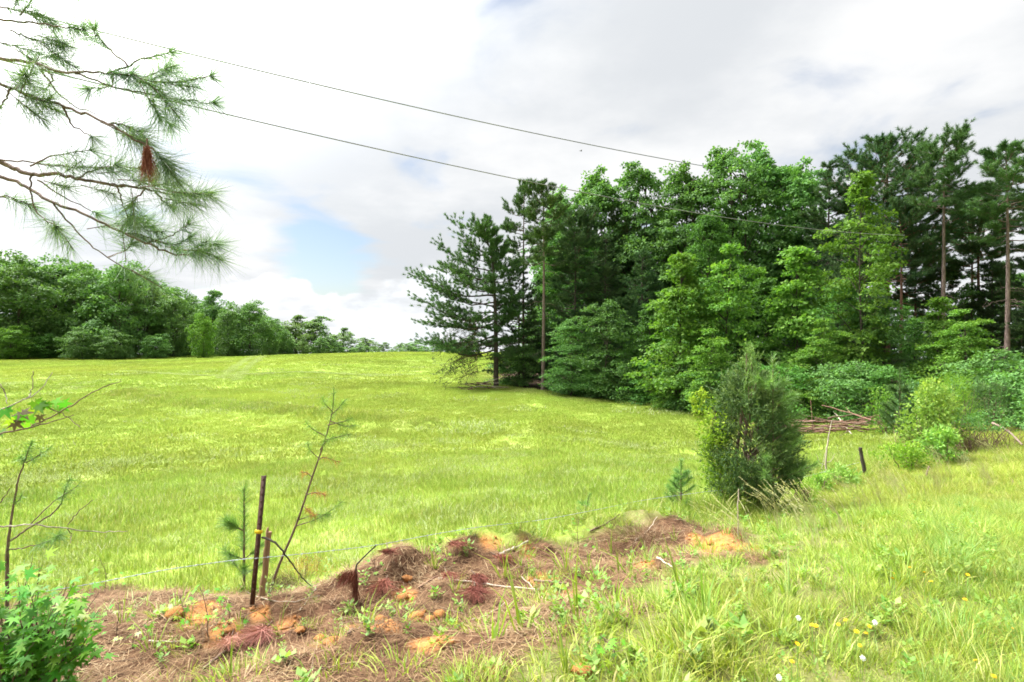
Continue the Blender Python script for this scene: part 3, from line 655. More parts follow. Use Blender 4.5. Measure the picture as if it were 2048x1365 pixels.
def pine(H, base, rad_, nbr, fol, brk, tuft=22, nl=.26, nw=.020, trunk_r=.16, asym=None, droop=.15, dead=0, kind='loblolly', lean=(0, 0), sub=5, topflat=False):
    mb = MB(); tb = MB()
    tp = np.array([[0, 0, -.25], [R.normal(0, .04), R.normal(0, .04), H * .3], [lean[0] * .5 + R.normal(0, .1), lean[1] * .5, H * .65], [lean[0], lean[1], H * .985]])
    P = smooth_path(tp, 8); rr = trunk_r * (1 - .88 * (P[:, 2].clip(0) / H) ** 1.1); rr[0] *= 1.25
    tb.tube(P, rr.clip(.015), 9, .5)
    def tr(h): return np.array([np.interp(h, P[:, 2], P[:, 0]), np.interp(h, P[:, 2], P[:, 1]), h])
    def bunch(c, d, n, s=1.0):
        D = unit(d + rand_dir(n) * .85); sh = c - d * (R.random(n)[:, None] * nl * .9)
        needles(mb, sh, D, nl * s * (.7 + .5 * R.random(n)), nw, np.clip(R.random(n) * .7 + tone, 0, 1), droop=.06)
    for k in range(nbr):
        u = (k + R.random()) / nbr; h = H * (base + (1 - base) * u ** .9)
        az = k * 2.399 + R.normal(0, .4)
        if kind == 'loblolly': ln = rad_ * np.clip(1.15 * math.sin(PI * min(1, .30 + .72 * u)) ** .8, .12, 1) * (.65 + .5 * R.random())
        elif kind == 'dark': ln = rad_ * (1.05 - u) ** .7 * (.6 + .55 * R.random())
        else: ln = rad_ * (.6 + .5 * R.random())
        if topflat and u > .6: ln = rad_ * (.55 + .45 * R.random())
        if asym: ln *= asym(az, u)
        el = (.18 + .75 * u - droop * (1 - u) * 2) if kind == 'loblolly' else (-.05 + .5 * u - droop)
        if topflat: el *= .55
        el += R.normal(0, .16); az += R.normal(0, .3)
        s = tr(min(h, H * .97)); dv = np.array([math.cos(az) * math.cos(el), math.sin(az) * math.cos(el), math.sin(el)])
        e = s + dv * ln + np.array([0, 0, .06 * ln]); mid = s + dv * ln * .5 - np.array([0, 0, .07 * ln]) + R.normal(0, .06, 3) * ln; Q = smooth_path([s, mid, e], 5, .02)
        tb.tube(Q, np.linspace(.014 + .010 * ln, .006, len(Q)), 4, .5, cap=False)
        tone = R.random() * .35
        ns = max(2, int(sub * ln / 1.3))
        for q in range(ns):
            f = .32 + .68 * (q + R.random()) / ns if ln > .5 else .6 + .4 * R.random(); c = Q[min(int(f * (len(Q) - 1)), len(Q) - 1)]
            sd_ = unit(np.array([*(R.normal(0, 1, 2)), .25 + .3 * R.random()]) + dv * 1.1); sl_ = ln * (.42 - .18 * f) * (.6 + .8 * R.random()) + .12
            c2 = c + sd_ * sl_
            if sl_ > .22: tb.tube([c, (c + c2) / 2 - [0, 0, .02], c2], [.010, .008, .005], 3, .5, cap=False)
            for z in range(2 if sl_ < .4 else 3):
                bunch(c + (c2 - c) * (1 - .3 * z) + R.normal(0, .05, 3), unit(sd_ + [0, 0, .25]), tuft)
        bunch(e, dv, tuft)
    bunch(tr(H * .985), np.array([0, 0, 1.]), tuft * 2)
    for k in range(dead):
        h = H * (.12 + (base - .10) * R.random()); az = R.random() * 2 * PI; ln = rad_ * (.25 + .5 * R.random()); s = tr(h)
        e = s + np.array([math.cos(az), math.sin(az), -.1 - .25 * R.random()]) * ln; Q = smooth_path([s, (s + e) / 2 + [0, 0, .08 * ln], e], 4, .03)
        tb.tube(Q, np.linspace(.022, .005, len(Q)), 4, .5, cap=False)
        for _ in range(4):
            c = Q[R.integers(4, len(Q))]; tb.tube([c, c + R.normal(0, .3, 3) * ln * .5], [.008, .003], 3, .5, cap=False)
    return tb.mesh('trunk', brk), mb.mesh('crown', fol)

def plant_tree(name, meshes, px, y, scale, label, cat='tree', group=None, rz=None, sink=0.0, wide=1.0, base_px=None):
    x = (px - 1024) / F * y; z = gz(x, y) - sink
    t = rp(name, label, cat, group, (x, y, z), R.random() * 6.28 if rz is None else rz)
    t.scale = (scale * wide, scale * wide, scale)
    link('trunk', meshes[0], t); link('crown', meshes[1], t)
    return t
def height_to(px, y, row):
    x = (px - 1024) / F * y; return EYE + (HZ - row) / F * y - gz(x, y)

# --- prototypes (unit real sizes, scaled when planted)
B_big = [broadleaf(18, 4.5, .22, 430, 52, .24, 'dome', mt['oak'], mt['barkdark'], .80, .45, .24, fork=3),
         broadleaf(18, 4.0, .24, 420, 52, .24, 'dome', mt['oak'], mt['barkdark'], .72, .55, .22, fork=3),
         broadleaf(18, 4.4, .10, 280, 110, .24, 'dome', mt['dark'], mt['barkdark'], 1.15, .34, .22, fork=1)]
B_gum = [broadleaf(8, 1.9, .10, 120, 75, .17, 'cone', mt['bright'], mt['barkdark'], .70, .34, .08),
         broadleaf(8, 2.1, .08, 130, 75, .17, 'round', mt['bright'], mt['barkdark'], .72, .30, .08),
         broadleaf(12.5, 1.75, .10, 170, 70, .18, 'tall', mt['bright'], mt['barkdark'], .70, .36, .10)]
B_mid = [broadleaf(9, 2.8, .06, 150, 80, .17, 'dome', mt['oak'], mt['barkdark'], .95, .24, .09),
         broadleaf(9, 2.5, .08, 120, 80, .17, 'cone', mt['dark'], mt['barkdark'], .95, .24, .09)]
B_under = [broadleaf(2.6, 1.5, .02, 90, 60, .10, 'dome', mt['oak'], mt['barkdark'], .50, .30, .03),
           broadleaf(2.6, 1.4, .02, 90, 60, .10, 'dome', mt['bright'], mt['barkdark'], .48, .28, .03),
           broadleaf(2.6, 1.5, .02, 90, 60, .10, 'round', mt['dark'], mt['barkdark'], .48, .30, .03)]
B_far = [broadleaf(17, 6.6, .00, 190, 75, .42, 'round', mt['far'], mt['barkdark'], 1.7, .6, .26),
         broadleaf(17, 6.0, .00, 180, 75, .42, 'dome', mt['far'], mt['barkdark'], 1.6, .6, .26),
         broadleaf(17, 5.6, .02, 160, 70, .42, 'oval', mt['far'], mt['barkdark'], 1.5, .6, .24)]
B_pale = [broadleaf(12, 5.2, .0, 120, 70, .42, 'round', mt['paler'], mt['barkdark'], 1.3, .6, .2),
          broadleaf(12, 4.6, .02, 100, 55, .42, 'dome', mt['paler'], mt['barkdark'], 1.1, .6, .2)]
P_lob = [pine(16, .72, 2.3, 34, mt['pine'], mt['barkpine'], 44, .27, .026, .19, dead=7, topflat=True, sub=8),
         pine(15, .60, 2.0, 40, mt['pine'], mt['barkpine'], 40, .25, .026, .15, dead=12, sub=8)]
P_red = [pine(14, .58, 2.5, 40, mt['pinedark'], mt['barkred'], 40, .26, .028, .15, dead=14, sub=8)]
P_dark = [pine(11, .08, 2.7, 90, mt['pinedark'], mt['barkdark'], 36, .20, .028, .12, kind='dark', droop=.10, sub=9),
          pine(14, .15, 2.8, 96, mt['pinedark'], mt['barkdark'], 36, .21, .028, .13, kind='dark', droop=.06, sub=9)]
P_crown = [pine(16, .42, 3.4, 86, mt['pinedark'], mt['barkred'], 38, .24, .028, .19, dead=8, sub=8)]

# --- the wood on the far side of the meadow
def lean_left(az, u):
    c = -math.cos(az)
    if c > .75 and .12 < u < .42: return 2.35 * (.75 + .4 * R.random())
    return (.9 + .8 * c) * (1.08 if u < .45 else 1.0) * (.6 + .6 * R.random()) if c > 0 else .7
edge_pine = pine(14.2, .17, 3.0, 96, mt['pine'], mt['barkdark'], 40, .25, .028, .22, asym=lean_left, dead=10, lean=(-.7, 0), sub=9)
plant_tree('edge_pine', edge_pine, 992, 42, height_to(992, 42, 430) / 14.2, 'bushy pine at the outer corner of the wood reaching far over the meadow', rz=0)
plant_tree('slender_pine', P_lob[1], 1086, 40.2, height_to(1086, 40, 362) / 15, 'slender straight pine with clean grey trunk beside the bushy corner pine', rz=.6)
plant_tree('slim_pine', P_lob[1], 1048, 45, height_to(1048, 45, 362) / 15, 'thin pine rising between the bushy corner pine and the clean trunked pine', rz=2.2, wide=.8)
# drooping dead growth under the corner pine
mb = MB(); tb = MB()
for k in range(46):
    a = PI + R.normal(0, .75); h = 1.2 + 4.2 * R.random(); ln = 1.2 + 2.4 * R.random(); s = np.array([0, 0, h]); e = s + np.array([math.cos(a) * ln, math.sin(a) * ln * .7, -.35 * ln - .5 * R.random()])
    Q = smooth_path([s, (s + e) / 2 + [0, 0, .2], e], 5, .04); tb.tube(Q, np.linspace(.02, .004, len(Q)), 3, R.random(), cap=False)
    for _ in range(14):
        c = Q[R.integers(3, len(Q))]; d = unit(R.normal(0, 1, 3) + [0, 0, -.8]); c2 = c + d * (.2 + .5 * R.random()); tb.tube([c, c2], [.006, .002], 3, R.random(), cap=False)
        needles(mb, c + (c2 - c) * R.random((9, 1)), rand_dir(9), .16, .02, R.random(9) * .6)
t = rp('drooping_shrub', 'tangle of drooping half dead branches hanging under the corner pine', 'shrub', None, (*at(955, 778, 41.4)[:2], gz(*at(955, 778, 41.4)[:2])))
link('branch_tangle', tb.mesh('branch_tangle', mt['bramble']), t); link('foliage', mb.mesh('foliage', mt['pinedark']), t)
# dark drooping evergreens
for px, y, top, pr, lb in ((1038, 44.5, 520, 0, 'dark young evergreen tucked behind the corner pine'), (1150, 41.5, 455, 0, 'dark layered evergreen next to the clean grey trunk'), (1212, 42, 470, 1, 'tall dark layered evergreen left of the bright saplings'),
                           (1285, 38.5, 500, 0, 'dark evergreen just left of the first bright sapling'), (1660, 37, 318, 1, 'sparse dark evergreen left of the tall slender bright tree'), (1700, 33, 430, 0, 'brownish evergreen with drooping boughs beside the slender bright tree'),
                           (1985, 34, 520, 0, 'dark evergreen among the pines towards the road'), (2110, 30, 330, 1, 'dense dark evergreen beyond the last grey pine')):
    m_ = P_dark[pr]; plant_tree('dark_evergreen', m_, px, y, height_to(px, y, top) / (11 if pr == 0 else 14), lb, group='dark evergreens in the wood')
# tall pines
for px, y, top, m_, H_, lb, wd in ((1888, 32, 284, P_lob[0], 16, 'tallest pine with a bare grey trunk and small high crown', .9), (2012, 30, 288, P_lob[1], 15, 'tall grey pine near the road with a thick bare trunk', 1.1),
                                   (1775, 36.5, 272, P_crown[0], 16, 'broad dense dark pine behind the slender bright tree', 1.05), (1962, 35, 372, P_red[0], 14, 'pine with a reddish trunk close beside another reddish trunk', 1), (1945, 38, 400, P_red[0], 14, 'thinner reddish pine just behind a redder trunk', .9),
                                   (1800, 33.5, 400, P_red[0], 14, 'reddish pine trunk just beyond the slender bright tree', .9), (1832, 37.5, 455, P_red[0], 14, 'thin reddish pine between the slender bright tree and the tallest pine', .85),
                                   (2085, 34, 300, P_lob[0], 16, 'bare trunked pine past the thick grey one', 1), (1160, 46, 420, P_red[0], 14, 'reddish thin pine trunk behind the layered evergreens', .9), (1250, 47, 420, P_red[0], 14, 'dim thin pine trunk deep among the layered evergreens', .9)):
    plant_tree('tall_pine', m_, px, y, height_to(px, y, top) / H_, lb, group='tall pines in the wood', wide=wd)
# tall broadleaf trees behind
for px, y, top, k, wd, lb in ((1120, 50, 372, 1, .75, 'tall leafy tree behind the clean trunked pine'), (1195, 48, 333, 1, .95, 'tall leafy tree above the layered evergreens'), (1290, 46, 330, 0, .9, 'broad leafy tree with pale top left of the highest broadleaf'),
                              (1375, 44, 322, 1, .95, 'leafy tree behind the first bright sapling'), (1462, 43, 290, 0, .9, 'highest broadleaf tree with open crown and dark limbs'), (1535, 44, 286, 1, 1.0, 'tall open broadleaf tree beside the highest one'),
                              (1600, 42, 318, 1, .8, 'narrow leafy tree at the end of the tall broadleaf row'), (1420, 38, 400, 2, .7, 'dark leafy tree in front of the tall broadleaf row')):
    plant_tree('broadleaf_tree', B_big[k], px, y, height_to(px, y, top) / 18, lb, group='tall broadleaf trees in the wood', wide=wd)
# bright saplings at the edge
for px, y, top, k, H_, wd, lb in ((1362, 30.5, 512, 0, 8, .95, 'bright green sweetgum left of the pair of saplings'), (1462, 30, 494, 1, 8, .75, 'bright green sweetgum right of the pair of saplings'), (1592, 28.5, 500, 0, 8, .9, 'bright leafy sapling behind the young cedar'),
                              (1722, 27.5, 350, 2, 12.5, .82, 'tall slender bright green tree standing out before dark pines'), (1930, 23, 622, 1, 8, 1.0, 'yellow green rounded sapling in front of the grey pine trunk'), (1878, 25.5, 598, 0, 8, .95, 'bright sapling at the foot of the tallest pine'),
                              (1650, 26, 640, 1, 8, .95, 'low bright leafy sapling spreading over the brush pile'), (1425, 27, 660, 1, 8, 1.0, 'low spreading green sapling behind the cedar')):
    plant_tree('bright_sapling', B_gum[k], px, y, height_to(px, y, top) / H_, lb, group='bright saplings along the wood edge', wide=wd * 1.18)
# layered darker saplings filling the edge
for px, y, top, k, wd, lb in ((1140, 37.5, 640, 0, .9, 'low layered green sapling at the foot of the clean trunked pine'), (1215, 36.2, 600, 0, .85, 'layered green sapling below the layered evergreens'), (1300, 34.8, 610, 1, .9, 'layered dark sapling left of the bright pair'),
                              (1530, 31, 560, 1, .9, 'dark leafy sapling between the bright pair and the cedar top'), (1770, 27.5, 600, 0, .9, 'dark leafy sapling right of the slender bright tree'), (1830, 28.5, 640, 1, .9, 'dark bushy sapling below the reddish trunks'),
                              (2010, 24.5, 700, 0, .9, 'dark bushy sapling at the foot of the thick grey pine'), (2090, 22, 690, 1, 1.0, 'dark bushy sapling by the road beyond the last shrubs'), (1400, 33, 560, 0, .8, 'dark layered sapling behind the bright pair'), (1680, 29.5, 560, 0, .8, 'dark layered sapling behind the brush pile')):
    plant_tree('layered_sapling', B_mid[k], px, y, height_to(px, y, top) / 9, lb, group='layered saplings along the wood edge', wide=wd * 1.25)
# filler deep in the wood
for q in range(34):
    px = 1060 + (q * 37.7) % 1130 + R.normal(0, 10); y = 46 + 13 * R.random() - 8 * sstep(1250, 1900, px); 
    if 1880 > px > 1640 or px > 1900: top = 500 + 120 * R.random()
    else: top = 400 + 90 * R.random()
    if px < 1100: top += 120; y += 4
    k = q % 3
    if k == 2: plant_tree('woodland_tree', B_big[2], px, y, height_to(px, y, top) / 18, 'dark leafy tree deep in the wood behind the front row', group='trees deep in the wood')
    elif k == 0: plant_tree('woodland_tree', B_mid[q % 2], px, y - 4, height_to(px, y - 4, top + 60) / 9, 'dark leafy tree deep in the wood behind the front row', group='trees deep in the wood')
    else: plant_tree('woodland_tree', P_dark[1], px, y, height_to(px, y, top) / 14, 'dark leafy tree deep in the wood behind the front row'.replace('leafy', 'needled'), group='trees deep in the wood')
# undergrowth at the foot of the wood
UL = ['just past the clean grey trunk', 'second past the clean grey trunk', 'third past the clean grey trunk', 'fourth past the clean grey trunk', 'under the evergreen beside the bright saplings', 'below the first bright sapling', 'between the two bright saplings', 'below the second bright sapling', 'hidden just behind the cedar top', 'behind the cedar on its road side',
      'at the near end of the brush pile', 'behind the middle of the brush pile', 'behind the far part of the brush pile', 'between brush pile and dark young pine', 'between corner pine and grey trunk', 'at the very foot of the corner pine', 'below the yellow green rounded sapling', 'beside the thick grey pine by the road', 'farthest along the road']
for q, (px, row, k, hh) in enumerate(((1118, 782, 0, 60), (1160, 792, 2, 75), (1205, 798, 0, 80), (1255, 806, 0, 90), (1300, 812, 2, 85), (1345, 820, 1, 80), (1390, 826, 0, 100), (1440, 835, 0, 100), (1500, 842, 0, 110), (1560, 850, 2, 110), (1610, 850, 1, 90), (1660, 845, 0, 110), (1720, 850, 0, 120), (1760, 850, 2, 110),
                                      (1050, 775, 0, 80), (1015, 772, 0, 60), (1990, 860, 0, 150), (2040, 850, 2, 120), (2100, 870, 0, 150))):
    p = ray(px, row); y = p[1] + .9; h = hh / F * y
    plant_tree('understory_bush', B_under[k], px, y, h / 2.6, 'low bush at the foot of the wood ' + UL[q], 'bush', 'bushes along the foot of the wood', wide=1.25)

# --- far tree line beyond the crest
far_specs = [(-150, 108, 505, 0, 1.1), (-60, 112, 498, 1, 1.1), (38, 110, 514, 0, 1.0), (118, 116, 520, 1, 1.0), (175, 112, 527, 0, .85), (240, 110, 528, 1, .95), (292, 118, 545, 2, .9), (345, 116, 584, 0, .8), (425, 126, 583, 2, .9), (500, 120, 604, 1, 1.0), (455, 118, 612, 0, .7), (538, 124, 640, 0, .8)]
lbs = ['tall leafy tree out past the frame side of the far line', 'large dense tree near the far end of the far line', 'largest pale green rounded tree at the outer end of the far line', 'dense tree second in the far line', 'dark dense tree below the hanging pine branch', 'broad dark tree in the middle of the far line',
       'loose topped tree beyond the broad dark one', 'rounded lower tree where the far line steps down', 'tree with an open top behind the rounded one', 'rounded spreading tree nearest the meadow crest', 'mid green tree beside a small brighter tree', 'low tree closing the dense part of the far line']
for (px, y, top, k, wd), lb in zip(far_specs, lbs):
    plant_tree('far_tree', B_far[k], px, y, height_to(px, y, top) / 17, lb, group='trees of the far line', wide=wd * 1.15)
for px, y, top in ((-110, 130, 515), (80, 132, 530), (210, 130, 540), (320, 135, 565), (390, 138, 600), (480, 140, 622), (440, 134, 612), (540, 136, 636), (515, 142, 628), (360, 128, 592), (270, 126, 560), (20, 128, 520), (150, 128, 532)):
    plant_tree('far_tree', B_far[1], px, y, height_to(px, y, top) / 17, 'dim tree filling the second row of the far line', group='trees of the far line second row', wide=1.25)
plant_tree('small_bright_tree', B_far[0], 408, 106, height_to(408, 106, 628) / 17, 'small bright yellow green tree in front of the far line', wide=.8)['label']
for o in [bpy.data.objects[o.name] for o in col.objects if o.parent and o.parent.name.startswith('small_bright_tree') and o.name.startswith('crown')]:
    me = o.data.copy(); me.materials[0] = mt['bright']; o.data = me
for px, y, top, lb, m_ in ((20, 101, 652, 'rounded light bush at the outer foot of the far line', 'bright'), (165, 102, 655, 'grey green bush at the foot of the far line below the pine branch', 'far'), (232, 102, 660, 'second grey green bush along the foot of the far line', 'far'), (310, 104, 668, 'low bush at the foot of the stepped down trees', 'far'), (90, 104, 668, 'low dark bush between the light bush and the grey green one', 'dark')):
    t = plant_tree('field_bush', B_far[0], px, y, height_to(px, y, top) / 17, lb, 'bush', 'bushes at the foot of the far line', wide=1.6)
    if m_ != 'far':
        c_ = t.children[1] if t.children[1].name.startswith('crown') else t.children[0]; c_.data = c_.data.copy(); c_.data.materials[0] = mt[m_]
for px, y, top, k, wd, lb in ((590, 150, 632, 0, 1.0, 'pale open tree first beyond the meadow crest'), (628, 154, 634, 1, 1.2, 'pale open tree second beyond the meadow crest'), (686, 165, 657, 0, .8, 'small pale rounded tree with a bright edge on the crest skyline'), (655, 160, 668, 1, 1.0, 'thin pale tree between two rounded ones on the skyline'),
                              (735, 170, 676, 1, 1.0, 'little spindly tree alone on the crest skyline'), (768, 172, 685, 1, .9, 'tiny dark tree on the crest skyline'), (800, 172, 686, 1, .8, 'tiny pale tree on the crest skyline'), (832, 165, 680, 0, 1.0, 'light green rounded tree on the skyline near the corner pine'),
                              (872, 150, 682, 0, 1.1, 'green rounded tree half hidden behind the corner pine'), (606, 140, 678, 0, .9, 'low bush like tree just over the crest'), (940, 150, 672, 0, 1.3, 'pale tree seen through the corner pine'), (905, 148, 680, 1, 1.3, 'pale tree close behind the corner pine boughs'), (560, 138, 650, 0, .9, 'pale tree at the end of the dense far line')):
    plant_tree('skyline_tree', B_pale[k], px, y, height_to(px, y, top) / 12, lb, group='small trees on the crest skyline', wide=wd * (2.0 if y > 162 else 1.35))

for q, px in enumerate((545, 575, 612, 640, 668, 705, 722, 750, 785, 815, 850, 880, 915)):
    y = 146 + 8 * (q % 3); plant_tree('hedge_bush', B_pale[q % 2], px, y, height_to(px, y, (676 if px < 680 else 688) + 5 * (q % 3)) / 12, 'low pale bush in the hedge just over the meadow crest', 'bush', 'hedge bushes over the meadow crest', wide=2.6 if px > 680 else 1.7)
# ================================================================== shrubs by the fence
def sprays(n, H, prof, fol_r, size, taper, up, nsp, mb, tipbias=0.0):
    """feathery upright sprays: many short narrow blades along little shoots"""
    for k in range(n):
        u = R.random() ** .9; a = R.random() * 2 * PI; rr = prof(u) * (R.random() ** .4); c = np.array([math.cos(a) * rr, math.sin(a) * rr, u * H])
        d = unit(np.array([math.cos(a) * (1 - up), math.sin(a) * (1 - up), up + .2]) + R.normal(0, .25, 3)); ln = size * (.6 + .8 * R.random()); t = R.random(nsp)[:, None]
        Pn = c + d * t * ln; D = unit(d * .9 + rand_dir(nsp) * .8); tone = .15 + .5 * R.random()
        needles(mb, Pn, D, taper * (.6 + .8 * R.random(nsp)), taper * .22, np.clip(tone + R.normal(0, .18, nsp) + tipbias * (t[:, 0] > .6), 0, 1))
def leafy(n, c0, rad3, leaf, mb, clusters=40, tone0=.5, up=.5):
    C = rand_dir(clusters) * (R.random(clusters) ** .4)[:, None] * np.array(rad3) + np.array(c0)
    for c in C:
        q = int(n / clusters); d = rand_dir(q) * (R.random(q) ** .5)[:, None] * np.array(rad3) * .3; A = unit(d + rand_dir(q) * .12 + [0, 0, .03]); B = unit(np.cross(A, unit(rand_dir(q) * .7 + [0, 0, up])))
        lf = leaf * (.6 + .7 * R.random(q)); cards(mb, c + d, A, B, lf, lf * .55, np.clip(tone0 + R.normal(0, .12) + R.normal(0, .2, q), 0, 1), fold=.12)
def stems(tb, H, spread, n, r=.008, base=.05):
    for _ in range(n):
        a = R.random() * 2 * PI; e = np.array([math.cos(a) * spread * R.random(), math.sin(a) * spread * R.random(), H * (.6 + .4 * R.random())])
        s = np.array([math.cos(a) * base * R.random(), math.sin(a) * base * R.random(), -.05]); tb.tube(smooth_path([s, (s + e) / 2 + R.normal(0, .04, 3), e], 4, .01), np.linspace(r, r * .3, 9), 4, R.random(), cap=False)

# young cedar
c_at = ray(1500, 1018); cy_ = c_at[1]; Hc = (1018 - 700) / F * cy_
mb = MB(); tb = MB(); tip = MB()
for _ in range(16):      # thin wispy leaders
    a_ = R.random() * 2 * PI; q_ = .30 * R.random() ** .7; b_ = np.array([math.cos(a_) * q_, math.sin(a_) * q_, Hc * (.02 - .28 * q_ / .3 * 0 + .0)]); h_ = Hc * (.34 - .55 * q_) * (.7 + .35 * R.random()); Pl = smooth_path([b_, b_ + [R.normal(0, .03), R.normal(0, .03), h_ * .5], b_ + [R.normal(0, .07), R.normal(0, .05), h_]], 5); n_ = 90; f_ = R.random(n_); p_ = np.stack([np.interp(f_, np.linspace(0, 1, len(Pl)), Pl[:, c]) for c in range(3)], -1); needles(tip, p_, unit(rand_dir(n_) * .8 + [0, 0, .7]), .055 * (1.25 - f_), .009, np.clip(.4 + .5 * f_ + R.normal(0, .15, n_), 0, 1))
cprof = lambda u: .64 * np.clip(np.sin(PI * np.clip(.20 + u * .66, 0, 1)) ** .7, .05, 1) * (1 - .62 * u ** 1.6) * Hc / 2.3
for _ in range(74):      # boughs of sprays make an uneven outline
    u_ = R.random() ** .9; a_ = R.random() * 2 * PI; r_ = float(cprof(u_)) * (.45 + .62 * R.random()); nn_ = 34; c_ = np.array([math.cos(a_) * r_, math.sin(a_) * r_, Hc * (.06 + .76 * u_)]); out_ = np.array([math.cos(a_) * .55, math.sin(a_) * .55, .8]); tone_ = .12 + .6 * R.random()
    for _k in range(nn_):
        d_ = unit(out_ + R.normal(0, .45, 3)); s_ = c_ + R.normal(0, .085, 3) - d_ * .05; t_ = R.random(24)[:, None]; needles(mb, s_ + d_ * t_ * .20, unit(d_ * .9 + rand_dir(24) * .75), .048 * (.6 + .8 * R.random(24)), .011, np.clip(tone_ + R.normal(0, .18, 24) + .2 * (t_[:, 0] > .75), 0, 1))
sprays(170, Hc * .30, lambda u: .20 * (1.15 - u), 0, .20, .040, .85, 16, tip, .3)
Vt = [v + [0, 0, Hc * .66] for v in tip.V]; tip.V = Vt
for sx, sz in ((-.02, 0), (.05, 0), (-.06, 0)): tb.tube(smooth_path([(sx * 2, 0, -.05), (sx * 3, .02, Hc * .3), (sx, 0, Hc * .8), (sx * .5 - .02, 0, Hc * .98)], 5), np.linspace(.032, .006, 16), 6)
for k in range(60):
    a = R.random() * 2 * PI; h = Hc * (.06 + .7 * R.random()); l_ = float(cprof(h / Hc)) * .9; s = np.array([0, 0, h * .8]); e = np.array([math.cos(a) * l_, math.sin(a) * l_, h + .2]); tb.tube(smooth_path([s, (s + e) / 2 + [0, 0, -.02], e], 3), np.linspace(.011, .003, 7), 4, cap=False)
t = rp('young_cedar', 'bushy dark young cedar with wispy pale tip standing on the bank', 'shrub', None, tuple(c_at))
link('trunk', tb.mesh('trunk', mt['twig']), t); link('foliage', mb.mesh('foliage', mt['cedar']), t); link('tip_foliage', tip.mesh('tip_foliage', mt['cedartip']), t)

def pine_sapling(H, n_wh, nl, fol, spread=.35, nw=.0028, dens=60, lean=0.0, bare=0.0):
    mb = MB(); tb = MB()
    P = smooth_path([(0, 0, -.05), (lean * .4, 0, H * .4), (lean, 0, H)], 6); tb.tube(P, np.linspace(.012 + H * .004, .004, len(P)), 6)
    def brush(Q, f0=0.0, dn=dens):
        Q = np.asarray(Q); seg = Q[R.integers(0, len(Q) - 1, dn)]; q = len(Q); f = f0 + (1 - f0) * R.random(dn); ii = f * (q - 1); i0 = np.floor(ii).astype(int).clip(0, q - 2); fr = (ii - i0)[:, None]
        p = Q[i0] * (1 - fr) + Q[i0 + 1] * fr; d = unit(Q[i0 + 1] - Q[i0]); needles(mb, p, unit(d * .85 + rand_dir(dn) * .75), nl * (.6 + .5 * R.random(dn)), nw, R.random(dn), droop=.12)
    brush(P, .45 + bare, int(dens * 2.2)); 
    for k in range(n_wh):
        u = .2 + .7 * (k + .5 * R.random()) / n_wh
        for b in range(3):
            a = R.random() * 2 * PI; s = P[int(u * (len(P) - 1))]; l_ = spread * (1.1 - u) * (.6 + .6 * R.random()) + .05
            e = s + np.array([math.cos(a) * l_, math.sin(a) * l_, l_ * (.5 + .4 * R.random())]); Q = smooth_path([s, (s + e) / 2 - [0, 0, .04 * l_], e], 4); tb.tube(Q, np.linspace(.006, .0025, len(Q)), 4, cap=False); brush(Q, .3)
    return tb.mesh('stem', mt['twig']), mb.mesh('needles', fol)
def put_pine(px, row, top, meshes, H, label, dy=0.0, name='pine_sapling', rz=None):
    p = ray(px, row); 
    if dy: p = np.array([p[0] * (p[1] + dy) / p[1], p[1] + dy, 0]); p[2] = gz(p[0], p[1])
    h = EYE + (HZ - top) / F * p[1] - p[2]; t = rp(name, label, 'sapling', 'young pines along the fence', tuple(p), R.random() * 6 if rz is None else rz); s = h / H; t.scale = (s, s, s)
    link('stem', meshes[0], t); link('needles', meshes[1], t); return t
cand = pine_sapling(2.0, 10, .15, mt['seedling'], .55, .0055, 260)
put_pine(1546, 1030, 716, cand, 2.0, 'young pine with upright candle tips growing against the cedar', -.15)
put_pine(1362, 1020, 920, pine_sapling(.75, 7, .10, mt['seedling'], .20, .0055, 170), .75, 'small feathery pine seedling just left of the cedar')
put_pine(1800, 905, 738, pine_sapling(2.0, 10, .16, mt['pine'], .7, .008, 260), 2.0, 'dark young pine with upright tips behind the light shrubs', 1.0)
put_pine(1168, 1032, 985, pine_sapling(.4, 2, .10, mt['seedling'], .12, .004, 90, lean=-.12), .4, 'tiny leaning pine seedling at the top of the bank')

# yellow green privet against the cedar
pp = ray(1448, 1012); pp[1] -= .05; mb = MB(); tb = MB()
leafy(1300, (-.20, -.1, 1.0), (.26, .3, .50), .050, mb, 60, .5); leafy(360, (-.38, 0, 1.52), (.13, .12, .28), .050, mb, 16, .8); leafy(900, (-.12, -.25, .45), (.32, .2, .36), .045, mb, 50, .3)
stems(tb, 1.5, .4, 12)
t = rp('privet_shrub', 'yellow green small leaved shrub growing into the left side of the cedar', 'shrub', None, tuple(pp)); link('stems', tb.mesh('stems', mt['twig']), t); link('foliage', mb.mesh('foliage', mt['yellow']), t)
# other shrubs to the right
def shrub(name, px, row, hpx, wpx, fol, leaf, n, label, dy=.5, stemmat='twig', nst=10, feather=False, tone=.5, asy=0.0, ncl=None):
    p = ray(px, row); y = p[1] + dy; x = (px - 1024) / F * y; z = gz(x, y); h = (hpx + dy * 6) / F * y; wr = wpx / 2 / F * y
    mb = MB(); tb = MB()
    if feather: sprays(int(n / 18), h * .85, lambda u: wr * (1.15 - u * .8) * np.clip(.5 + 2 * u, 0, 1), 0, .22, leaf, .6, 18, mb)
    else:
        leafy(int(n * .6), (0, 0, h * .46), (wr * .9, wr * .8, h * .46), leaf, mb, ncl or max(30, int(n / 40)), tone); leafy(int(n * .4), (asy * wr, 0, h * .60), (wr * .6, wr * .6, h * .42), leaf, mb, max(16, int(n / 70)), min(tone + .15, .9))
    stems(tb, h * .85, wr * .8, nst, .009)
    t = rp(name, label, 'shrub', 'shrubs along the old fence', (x, y, z)); tag(link('stems', tb.mesh('stems', mt[stemmat]), t), kind='stuff'); link('foliage', mb.mesh('foliage', mt[fol]), t); return t
